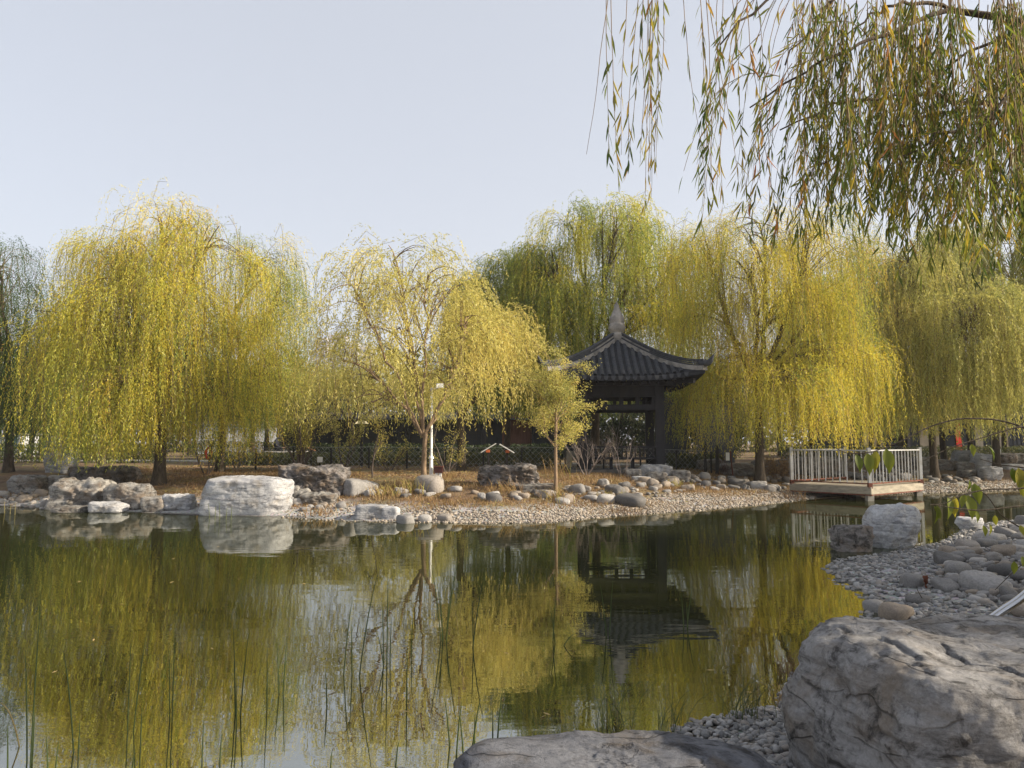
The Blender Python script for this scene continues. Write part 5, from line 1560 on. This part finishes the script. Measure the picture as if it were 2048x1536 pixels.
# trunks of further park trees under the canopy
def park_tree(label, u, d, h, seed, r0=0.14, leaves=5000, mat=None, tint=0.4, bark=None):
    r = np.random.default_rng(seed)
    p = at(u, HOR, d); p[2] = gz(p[0], p[1]) - 0.05
    t = thing('park_tree', label, 'tree', p, 0, 'park trees behind the fence')
    mb, ends = MB(), []
    pts = bez(np.array([0, 0, 0.0]), np.array([r.normal() * 0.1, 0, h * 0.3]), np.array([r.normal() * 0.2, 0, h * 0.5]), 8)
    mb.tube(pts, np.concatenate([[r0 * 1.35], np.linspace(r0, r0 * 0.75, 7)]), 8)
    for i in range(5):
        a = r.random() * 6.28
        branching(mb, pts[int(r.integers(5, 8))].copy(), unit(np.array([math.cos(a), math.sin(a), 0.8])), r0 * 0.45, h * 0.25, 2, r, ends, 0.5, 0.2, 0.7, 5, 4)
    mb.build('trunk', bark or M_bark, t, True)
    E = np.array([e[0] for e in ends])
    ei = r.integers(0, len(E), leaves)
    ct = np.clip(tint + 0.18 * r.normal(size=len(E)), 0, 1)
    pos = E[ei] + r.normal(size=(leaves, 3)) * 0.42
    cr = MB(); leaf_tris(cr, pos, unit(r.normal(size=(leaves, 3)) + [0, 0, -0.6]), 0.13 + 0.08 * r.random(leaves), 0.065 + 0.04 * r.random(leaves), np.clip(ct[ei] + r.normal(size=leaves) * 0.1, 0, 1), r)
    tag(cr.build('crown', mat or M_willow, t), kind='stuff')
for i, (u, d, h, lab, mt, tn) in enumerate(((505, 45, 5.5, 'pale trunked park tree left of the seated person', M_willow, 0.25), (532, 52, 6, 'dark trunked park tree behind the seated person', M_dark_leaf, 0.6), (205, 33, 5.5, 'thin dark trunk behind the upright stone', M_willow, 0.25),
      (1625, 34, 6, 'dark trunk left of the jetty under yellow strands', M_willow, 0.5), (1888, 38, 6, 'dark leaning trunk beside the red banner', M_willow, 0.4), (1940, 37, 6, 'thick dark trunk right of the red banner', M_willow, 0.4), (1800, 40, 6, 'thin dark trunk behind the right jetty rail', M_willow, 0.35),
      (2010, 41, 6, 'dark trunk near the right frame edge', M_willow, 0.35), (1300, 42, 5, 'thin trunk seen through the pavilion by its right column', M_dark_leaf, 0.7), (1175, 52, 6.5, 'broad evergreen behind the pavilion', M_dark_leaf, 0.45), (60, 46, 6, 'shaded evergreen at the far left', M_dark_leaf, 0.4),
      (1420, 50, 7, 'evergreen behind the grey screen walls', M_dark_leaf, 0.5), (1560, 54, 7, 'evergreen behind the yellow willow', M_dark_leaf, 0.5), (640, 58, 5, 'round evergreen far behind the bare shrub', M_dark_leaf, 0.6), (380, 56, 7, 'evergreen behind the white garden wall', M_dark_leaf, 0.5), (1760, 47, 5, 'small trunk left of the beige panels', M_willow, 0.4))):
    park_tree(lab, u, d, h, 600 + i, 0.15 if d < 40 else 0.17, 6500, mt, tn, M_bark_pale if i == 0 else None)

def hedge(label, u0, u1, d0, d1, h, w, seed, n, mat=M_dark_leaf, tint=0.4):
    r = np.random.default_rng(seed)
    a = np.array([X(u0, d0), d0]); b = np.array([X(u1, d1), d1])
    t = thing('hedge', label, 'hedge', (a[0], a[1], gz(*a)))
    ln = np.linalg.norm(b - a); dv = (b - a) / ln; nv = np.array([-dv[1], dv[0]])
    core = MB()
    seg = max(2, int(ln / 0.6))
    for i in range(seg):
        c = a + dv * (i + 0.5) * ln / seg
        core.tube([(c[0] - a[0], c[1] - a[1], gz(*c) - t.location.z - 0.05), (c[0] - a[0] + r.normal() * 0.05, c[1] - a[1], gz(*c) - t.location.z + h * 0.85)], [0.03, 0.012], 4)
    core.build('stems', M_bare_dark, t)
    s = r.random(n) * ln; q = r.uniform(-1, 1, n) * w / 2; z = h * r.random(n) ** 0.7
    top = 1 + 0.12 * vnoise(np.stack([s * 1.5, q * 2, s * 0], 1), seed)
    pos = np.stack([dv[0] * s + nv[0] * q, dv[1] * s + nv[1] * q, z * top + height(a[0] + dv[0] * s, a[1] + dv[1] * s) - t.location.z], 1)
    cr = MB(); leaf_tris(cr, pos, unit(r.normal(size=(n, 3)) + [0, 0, 0.3]), 0.07 + 0.06 * r.random(n), 0.04 + 0.03 * r.random(n), np.clip(tint + r.normal(size=n) * 0.2, 0, 1), r)
    tag(cr.build('foliage', mat, t), kind='stuff')
hedge('dark clipped hedge in front of the long hall', 540, 1135, 43, 43, 0.85, 1.0, 701, 16000)
hedge('low grey green hedge along the path behind the wire fence', 430, 1110, 33.5, 32.0, 0.55, 1.3, 702, 20000, M_cover_leaf, 0.45)
hedge('tall dark hedge behind the pavilion', 1150, 1480, 44, 44, 2.3, 1.2, 703, 20000)
hedge('low green hedge right of the pavilion rail', 1335, 1440, 32.5, 32.5, 0.6, 0.9, 704, 4500, M_cover_leaf, 0.3)
hedge('low hedge under the right hand willows', 1560, 2100, 41, 41, 0.8, 1.2, 705, 14000, M_cover_leaf, 0.35)
hedge('far hedge behind the seated person', 380, 640, 52, 52, 1.0, 1.0, 706, 7000, M_cover_leaf, 0.4)
hedge('shaded hedge at the left edge behind the willows', -80, 330, 37, 37, 0.9, 1.2, 707, 11000, M_cover_leaf, 0.35)

# the park's far belt of trees reads as one mass
r = np.random.default_rng(790)
n = 50000
x = r.uniform(-75, 85, n); y = r.uniform(72, 92, n)
top = 10.6 + 2.2 * fbm(np.stack([x * 0.12, y * 0.05, x * 0], 1), 71, 4)
top = np.where((x > X(600, 80)) & (x < X(760, 80)), np.minimum(top, 8.0), top)
pos = np.stack([x, y, 0.9 + np.maximum(top, 7) * r.random(n) ** 0.8], 1)
fb = MB(); leaf_tris(fb, pos, unit(r.normal(size=(n, 3)) + [0, 0, -0.5]), 0.6 + 0.45 * r.random(n), 0.32 + 0.25 * r.random(n), np.clip(0.5 + 0.5 * vnoise(pos * 0.35, 72) + 0.15 * r.normal(size=n), 0, 1), r)
tag(fb.build('far_woodland', M_cover_leaf), 'far belt of park trees closing the view behind the halls', 'trees', kind='stuff')

# dry grass and leaf litter: nobody could count it
r = np.random.default_rng(800)
def grass_patch(mb, n, x0, x1, y0, y1, sd0, sd1, h, tint, clump=0.5, w=0.008):
    x = r.uniform(x0, x1, n); y = r.uniform(y0, y1, n)
    sd = shore_dist(x, y)
    nn = fbm(np.stack([x * 0.9, y * 0.9, x * 0], 1), 61, 3)
    ok = (sd > sd0) & (sd < sd1) & (nn > clump - r.random(n) * 0.9)
    x, y, nn = x[ok], y[ok], nn[ok]; m = len(x)
    pos = np.stack([x, y, height(x, y)], 1)
    d = unit(np.stack([r.normal(size=m) * 0.45, r.normal(size=m) * 0.45, np.ones(m)], 1))
    leaf_tris(mb, pos, d, h * (0.4 + 0.9 * r.random(m)) * (0.7 + 0.5 * np.clip(nn, 0, 1)), w * (0.7 + 0.8 * r.random(m)), np.clip(tint + r.normal(size=m) * 0.2, 0, 1), r)
gb = MB()
grass_patch(gb, 90000, -9, 13, 18.5, 31, 1.2, 8, 0.13, 0.45, 0.25, 0.016)
grass_patch(gb, 30000, -17, -4, 20, 31, 0.8, 8, 0.12, 0.3, 0.3, 0.016)
grass_patch(gb, 14000, 2, 11, 18, 26, 0.15, 1.6, 0.09, 0.5, 0.25, 0.012)
grass_patch(gb, 12000, 10, 22, 26, 34, 0.6, 5, 0.12, 0.4, 0.3, 0.016)
tag(gb.build('dry_grass', M_dry), 'short brown dry grass covering the far bank', 'grass', kind='stuff')
lb = MB()
n = 26000
x = r.uniform(-16, 14, n); y = r.uniform(18.5, 33, n); sd = shore_dist(x, y); ok = sd > 0.9
x, y = x[ok], y[ok]; m = len(x)
leaf_tris(lb, np.stack([x, y, height(x, y) + 0.012], 1), unit(np.stack([r.normal(size=m), r.normal(size=m), 0.25 * r.normal(size=m)], 1)), 0.06 + 0.04 * r.random(m), 0.02 + 0.015 * r.random(m), np.clip(0.45 + 0.3 * r.normal(size=m), 0, 1), r)
tag(lb.build('leaf_litter', M_dry), 'fallen brown willow leaves on the far bank', 'leaves', kind='stuff')

def tuft(label, u, v, n, h, mat, tint, seed, spread=0.12, w=0.006, name='grass_tuft', group='grass tufts on the banks', lean=0.35):
    q = np.random.default_rng(seed)
    p = ground_at(u, v)
    t = thing(name, label, 'grass', p, 0, group)
    mb = MB()
    for i in range(n):
        b = np.array([q.normal() * spread * 0.5, q.normal() * spread * 0.5, -0.01])
        d = unit(np.array([q.normal() * lean, q.normal() * lean, 1.0])); l = h * q.uniform(0.5, 1.1)
        e = b + d * l + np.array([d[0], d[1], -0.25 * abs(d[0])]) * l * 0.4
        pth = bez(b, b + np.array([d[0] * 0.2, d[1] * 0.2, 0.6]) * l, e, 5)
        mb.tube(pth, np.array([1, 1, 0.8, 0.5, 0.1]) * w * 0.5, 3, float(np.clip(tint + q.normal() * 0.2, 0, 1)))
    tag(mb.build('blades', mat, t), kind='stuff')
for i, (lab, u, v, n_, h, mt, tn) in enumerate((('brown dry tuft at the water edge left of the large boulder', 1585, 1352, 46, 0.24, M_dry, 0.15), ('green sedge tuft at the gravel edge right of centre', 1492, 1440, 34, 0.36, M_reed, 0.5), ('thin green sedge in the shallows before the slab', 1335, 1462, 22, 0.30, M_reed, 0.5),
      ('sedge blades in the shallows left of the green tuft', 1225, 1455, 16, 0.42, M_reed, 0.55), ('sparse straw tuft beside the gravel patch', 1560, 1405, 30, 0.18, M_dry, 0.5), ('yellow grass tuft round the young tree foot', 1118, 1003, 90, 0.45, M_dry, 0.75), ('yellow green grass tuft left of the lamp pole', 830, 985, 80, 0.5, M_dry, 0.95),
      ('straw grass tuft in the middle of the brown bank', 775, 992, 80, 0.42, M_dry, 0.75), ('yellow tuft among the pale cobbles', 1345, 972, 60, 0.32, M_dry, 1.0), ('pale straw tuft between the cobbles', 1222, 1000, 60, 0.35, M_dry, 0.85), ('dark brown tuft at the gravel waterline', 1243, 1028, 50, 0.25, M_dry, 0.05), ('straw tuft at the jetty foot', 1590, 1000, 50, 0.4, M_dry, 0.4),
      ('brown grass before the dark layered rock', 1010, 985, 70, 0.42, M_dry, 0.5), ('straw at the right foot of the white boulder', 640, 1030, 60, 0.28, M_dry, 0.5), ('short green weed on the gravel by the rounded boulder', 1905, 1098, 20, 0.12, M_reed, 0.4), ('straw tuft at the foot of the rounded boulder', 1832, 1092, 24, 0.22, M_dry, 0.6), ('brown stalks beside the young tree', 1122, 960, 26, 0.9, M_dry, 0.7))):
    near = v > 1060
    tuft(lab, u, v, n_, h, mt, tn, 820 + i, 0.14 if near else 0.5, 0.005 if near else 0.016)

# reeds standing in the pond
REEDS = [(('pair of tall thin reeds at the far left', 60), [(62, 1505, 82, 1190, 0), (57, 1500, 50, 1290, 0), (66, 1500, 70, 1420, 0)]), (('leaning reed right of the far left pair', 155), [(152, 1482, 126, 1298, 0), (158, 1490, 160, 1440, 0)]),
         (('reeds spreading in a V below the golden reflection', 262), [(256, 1440, 262, 1280, 0), (266, 1440, 296, 1254, 0)]), (('upright reed left of centre with a second thin blade', 346), [(345, 1425, 350, 1262, 0), (341, 1425, 338, 1300, 0)]),
         (('dark reed pair forming a narrow V', 474), [(472, 1410, 466, 1244, 0), (480, 1412, 498, 1264, 0), (474, 1440, 472, 1355, 0)]), (('single short reed right of the dark narrow V', 536), [(535, 1400, 534, 1286, 0)]), (('thin crossed reeds over the pale sky reflection', 560), [(560, 1370, 553, 1286, 0), (566, 1372, 575, 1270, 0)]),
         (('broken short reed stub in the sky reflection', 655), [(655, 1400, 651, 1340, 0)]), (('tall leaning reeds left of centre', 690), [(686, 1335, 706, 1192, 0), (705, 1335, 702, 1235, 0)]), (('longest reed leaning right', 716), [(716, 1338, 757, 1142, 0)]),
         (('upright cluster of reeds at centre left', 772), [(768, 1310, 764, 1200, 0), (774, 1318, 776, 1140, 0), (780, 1310, 783, 1235, 0), (771, 1318, 752, 1260, 0)]), (('thin reed right of the centre left cluster', 815), [(822, 1300, 826, 1230, 0), (813, 1390, 815, 1296, 0)]),
         (('fan of green reeds in the middle of the pond', 888), [(884, 1270, 860, 1118, 0), (888, 1272, 872, 1150, 0), (890, 1272, 918, 1112, 0), (892, 1270, 900, 1190, 0), (886, 1272, 880, 1180, 0)]), (('bent reed pair right of the green fan', 945), [(943, 1285, 970, 1148, 0), (947, 1290, 944, 1200, 0)]),
         (('short reeds below the young tree reflection', 1108), [(1105, 1272, 1112, 1190, 0), (1112, 1275, 1100, 1215, 0), (1118, 1280, 1150, 1268, 0)]), (('two thin reeds under the pavilion reflection', 1220), [(1218, 1262, 1226, 1160, 0), (1214, 1262, 1200, 1168, 0)]),
         (('tuft of reeds right of the pavilion reflection', 1372), [(1368, 1245, 1362, 1185, 0), (1372, 1245, 1386, 1172, 0), (1376, 1245, 1372, 1200, 0)]), (('curved pale reed arching at the left edge', 20), [(48, 1470, -10, 1405, 0.4), (18, 1530, 15, 1446, 0)]),
         (('bottom reeds left of the slab', 948), [(935, 1532, 962, 1392, 0), (948, 1530, 950, 1420, 0)]), (('curved bottom reeds near the frame foot', 905), [(902, 1470, 888, 1390, 0), (910, 1500, 924, 1400, 0), (930, 1505, 918, 1420, 0)]), (('thin reeds beside the slab tip', 988), [(985, 1500, 986, 1412, 0), (990, 1502, 1005, 1380, 0)]),
         (('bottom left short reed stalks', 105), [(110, 1530, 118, 1480, 0), (100, 1534, 92, 1470, 0)]), (('short stalks under the leaning reed', 430), [(405, 1490, 408, 1436, 0), (440, 1500, 444, 1465, 0)]), (('thin stalk left of the white sky patch', 280), [(282, 1470, 284, 1414, 0), (262, 1532, 270, 1500, 0)]), (('stalks at the bottom centre', 790), [(788, 1530, 798, 1480, 0), (660, 1530, 664, 1500, 0)]),
         (('far reeds before the white boulder', 440), [(430, 1037, 432, 1008, 0), (440, 1037, 438, 1000, 0), (452, 1037, 455, 1012, 0), (420, 1036, 416, 1005, 0), (462, 1038, 464, 1010, 0)]), (('far reeds at the left waterline', 15), [(10, 1024, 8, 1000, 0), (30, 1028, 31, 1004, 0), (20, 1026, 22, 1008, 0)])]
for ri, ((lab, _), blades) in enumerate(REEDS):
    p0 = None
    for (u, v, tu, tv, arch) in blades:
        dist = CAMZ * F / (v - HOR)
        b = at(u, v, dist); b[2] = 0.0
        if p0 is None:
            p0 = b.copy(); p0[2] = 0
            t = thing('reed_clump', lab, 'reeds', p0, 0, 'reeds standing in the pond')
        e = at(tu, tv, dist - 0.02)
        q = np.random.default_rng(900 + ri)
        ctrl = b * 0.42 + e * 0.58 + np.array([0.0, 0, 0.10 * abs(e[0] - b[0]) + arch * 0.3]) - np.array([(e[0] - b[0]) * 0.18, 0, 0])
        pth = bez(b - [0, 0, 0.12], ctrl, e, 12)
        s = np.linspace(0, 1, 12)
        w = (0.0056 if dist < 12 else 0.010) * np.interp(s, [0, 0.5, 0.85, 1], [1, 0.9, 0.5, 0.06])
        mb = MB(); mb.tube(pth - p0, w, 4, float(np.clip(0.25 + 0.2 * q.normal() + (0.7 if arch else 0) + (0.5 if dist > 15 else 0), 0, 1)))
        mb.build('blade', M_reed, t, True)

# floating fallen leaves on the water
r = np.random.default_rng(880)
for i in range(46):
    u, v = r.uniform(60, 1700), 1080 + 420 * r.random() ** 1.2
    p = ground_at(u, v)
    if shore_dist(p[0], p[1])[0] > -0.3:
        continue
    mb = MB(); a = r.random() * 6.28; l = r.uniform(0.025, 0.05); c, s = math.cos(a) * l, math.sin(a) * l
    mb.add([(-c, -s, 0.004), (-s * 0.18, c * 0.18, 0.008), (c, s, 0.006), (s * 0.18, -c * 0.18, 0.004)], [[0, 1, 2], [0, 2, 3]], 0.8)
    o = mb.build('floating_leaf', M_dry); o.location = (p[0], p[1], 0.001)
    tag(o, 'tiny dry willow leaf floating on the pond', 'leaf', 'leaves floating on the pond')

# near shrub twigs with heart shaped leaves at the right edge
def near_twigs():
    q = np.random.default_rng(95)
    base = np.array([3.45, 4.75, 0.0]); base[2] = gz(base[0], base[1])
    t = thing('leafy_shrub', 'near shrub arching thin twigs with green heart leaves from the right edge', 'shrub', base)
    st = MB()
    D = 4.1
    paths = [[(2110, 900), (2048, 853), (1990, 838), (1920, 836), (1860, 852), (1800, 884), (1745, 905), (1695, 908), (1665, 893), (1650, 872)],
             [(2110, 860), (2040, 852), (1975, 872), (1900, 895), (1850, 920)],
             [(2110, 950), (2048, 935), (2000, 930), (1960, 918)],
             [(2110, 965), (2040, 978), (1975, 978), (1920, 990), (1890, 1008), (1860, 1010)],
             [(2110, 1080), (2048, 1060), (2000, 1030), (1975, 990), (1940, 970), (1925, 958)],
             [(2110, 1010), (2040, 1012), (1960, 1022), (1900, 1015), (1865, 1008)],
             [(2110, 1130), (2070, 1110), (2030, 1140), (1990, 1180)]]
    root_p = base + np.array([0.35, -0.2, 0.0])
    for pi, P_ in enumerate(paths):
        w = np.array([at(u, v, D + 0.12 * pi * (-1) ** pi * 0.4) for u, v in P_])
        tt_ = np.linspace(0, len(w) - 1, 5 * len(w))
        sm = np.stack([np.interp(tt_, np.arange(len(w)), w[:, k]) for k in range(3)], 1)
        for _ in range(3):
            sm[1:-1] = (sm[:-2] + sm[1:-1] * 2 + sm[2:]) / 4
        start = bez(root_p, root_p * 0.4 + sm[0] * 0.6 + np.array([0.25, 0, 0.2]), sm[0], 8)[:-1]
        full = np.concatenate([start, sm])
        st.tube(full, np.linspace(0.0062, 0.0018, len(full)), 5)
    stm = MB(); stm.v = [a - base.astype(np.float32) for a in st.v]; stm.f = st.f; stm.n = st.n; stm.t = st.t
    stm.build('twigs', M_bark, t, True)
    leaves = [(1712, 908, 38, 0.2), (1735, 906, 46, 0.0), (1752, 902, 44, -0.1), (1772, 897, 52, 0.1), (1948, 966, 44, 0.3), (1938, 960, 26, -0.6), (1895, 994, 46, -0.3), (1910, 993, 42, 0.1), (1873, 1010, 38, -0.4), (1935, 990, 50, 0.1), (1928, 988, 30, -0.5), (1868, 1012, 30, 0.6),
              (2036, 935, 56, 0.1), (2046, 945, 50, -0.2), (2024, 936, 34, 0.5), (1943, 888, 26, 0.1), (1978, 893, 30, 0.2), (1990, 1030, 22, 0.3), (1978, 1046, 26, -0.2), (1966, 1050, 24, 0.2), (2040, 1050, 30, 0.8), (2028, 1122, 28, 0.1), (2044, 1112, 22, -0.2), (1950, 1020, 26, 0.2)]
    m_l = leaf_material('heart_leaf', [(0, (0.07, 0.11, 0.012)), (0.6, (0.20, 0.22, 0.022)), (1, (0.36, 0.30, 0.03))], 0.5)
    for (u, v, l, a) in leaves:
        p = at(u, v, D); ln = l * D / F
        mb = MB()
        ts = np.linspace(0, 1, 8); wd = np.array([0.0, 0.30, 0.42, 0.43, 0.36, 0.24, 0.10, 0.0]) * ln
        yaw = q.uniform(-0.9, 0.9)
        ax = unit(np.array([math.sin(a) * 0.6, q.normal() * 0.12, -1.0])); sd_ = np.array([math.cos(yaw), math.sin(yaw), 0.0]); nn = np.cross(ax, sd_)
        c = p + ax * (ts * ln)[:, None] + nn * (0.12 * ln * np.sin(ts * 2.5))[:, None]
        L_ = c + sd_ * (wd * 0.5)[:, None] + nn * (wd * 0.22)[:, None]; R_ = c - sd_ * (wd * 0.5)[:, None] + nn * (wd * 0.22)[:, None]
        k = np.arange(7)
        mb.add(np.concatenate([L_, c, R_]) - base, np.concatenate([np.stack([k, k + 8, k + 9, k + 1], 1), np.stack([k + 8, k + 16, k + 17, k + 9], 1)]), float(q.random()))
        mb.build('leaf', m_l, t, True)
near_twigs()

# polished steel tube behind the large boulder, dead leaf and stick on the gravel
m_chr = plain('polished_steel', (0.55, 0.55, 0.56), 0.16, 0.0, 3, 0.5, 1.0, 0.0)
c = np.array([at(u, v, dd) for u, v, dd in ((1950, 1262, 4.95), (2005, 1221, 4.95), (2030, 1206, 4.95), (2055, 1186, 4.95), (2090, 1150, 4.95), (2150, 1090, 4.95), (2230, 1060, 4.95))])
tt_ = np.linspace(0, 6, 28); cc = np.stack([np.interp(tt_, np.arange(7), c[:, k]) for k in range(3)], 1)
for _ in range(4): cc[1:-1] = (cc[:-2] + 2 * cc[1:-1] + cc[2:]) / 4
t = thing('steel_rail', 'bent polished steel tube behind the large boulder', 'rail', (cc[0][0], cc[0][1], 0.2))
off = np.array([cc[0][0], cc[0][1], 0.2])
MB().tube(cc - off, 0.027, 16).build('tube', m_chr, t, True)
e = cc[-1]
MB().tube([e - off, np.array([e[0] + 0.02, e[1], gz(e[0], e[1]) - 0.1]) - off], 0.034, 14).build('leg', m_chr, t, True)
p = ground_at(1853, 1180)
mb = MB()
gxx, gyy = np.meshgrid(np.linspace(-1, 1, 7), np.linspace(0, 1, 7))
lw = np.sin(np.clip(gyy, 0.02, 0.98) * math.pi) ** 0.6 * (0.75 + 0.25 * np.cos(gyy * 14))
V_ = np.stack([gxx * lw * 0.045, 0.03 * np.sin(gyy * 3 + gxx * 2) + 0.02 * gxx ** 2, gyy * 0.16], -1).reshape(-1, 3)
i, j = np.meshgrid(np.arange(6), np.arange(6)); k0 = (j * 7 + i).ravel()
mb.add(V_, np.stack([k0, k0 + 1, k0 + 8, k0 + 7], 1), 0.02)
o = mb.build('dead_leaf', plain('dead_brown_leaf', (0.12, 0.04, 0.02), 0.8, 0.4, 20), None, True); o.location = (p[0], p[1], p[2] + 0.02); o.rotation_euler = (-0.2, 0.25, 0.3)
tag(o, 'crumpled dark brown dead leaf upright on the gravel', 'leaf')
p = ground_at(1852, 1212)
mb = MB(); mb.tube([(0, 0, -0.02), (-0.03, 0.02, 0.08), (-0.07, 0.03, 0.16), (-0.08, 0.05, 0.22)], [0.006, 0.005, 0.004, 0.002], 6)
o = mb.build('stick', M_bark, None, True); o.location = tuple(p); tag(o, 'thin dark stick poking from the gravel below the dead leaf', 'stick')

# ------------------------------------------------------------ the hazy autumn air
m_haze, nt, out = mat_new('haze_air')
pv = nt.nodes.new('ShaderNodeVolumePrincipled')
pv.inputs['Color'].default_value = (0.90, 0.93, 1.0, 1)
pv.inputs['Density'].default_value = 0.00045
pv.inputs['Anisotropy'].default_value = 0.2
nt.links.new(pv.outputs[0], out.inputs['Volume'])
if HAZE:
    hb = MB().box((0, 470, 72), (1600, 1100, 150)).build('haze', m_haze)
    tag(hb, 'thin pale autumn haze over the park', 'haze', kind='stuff')
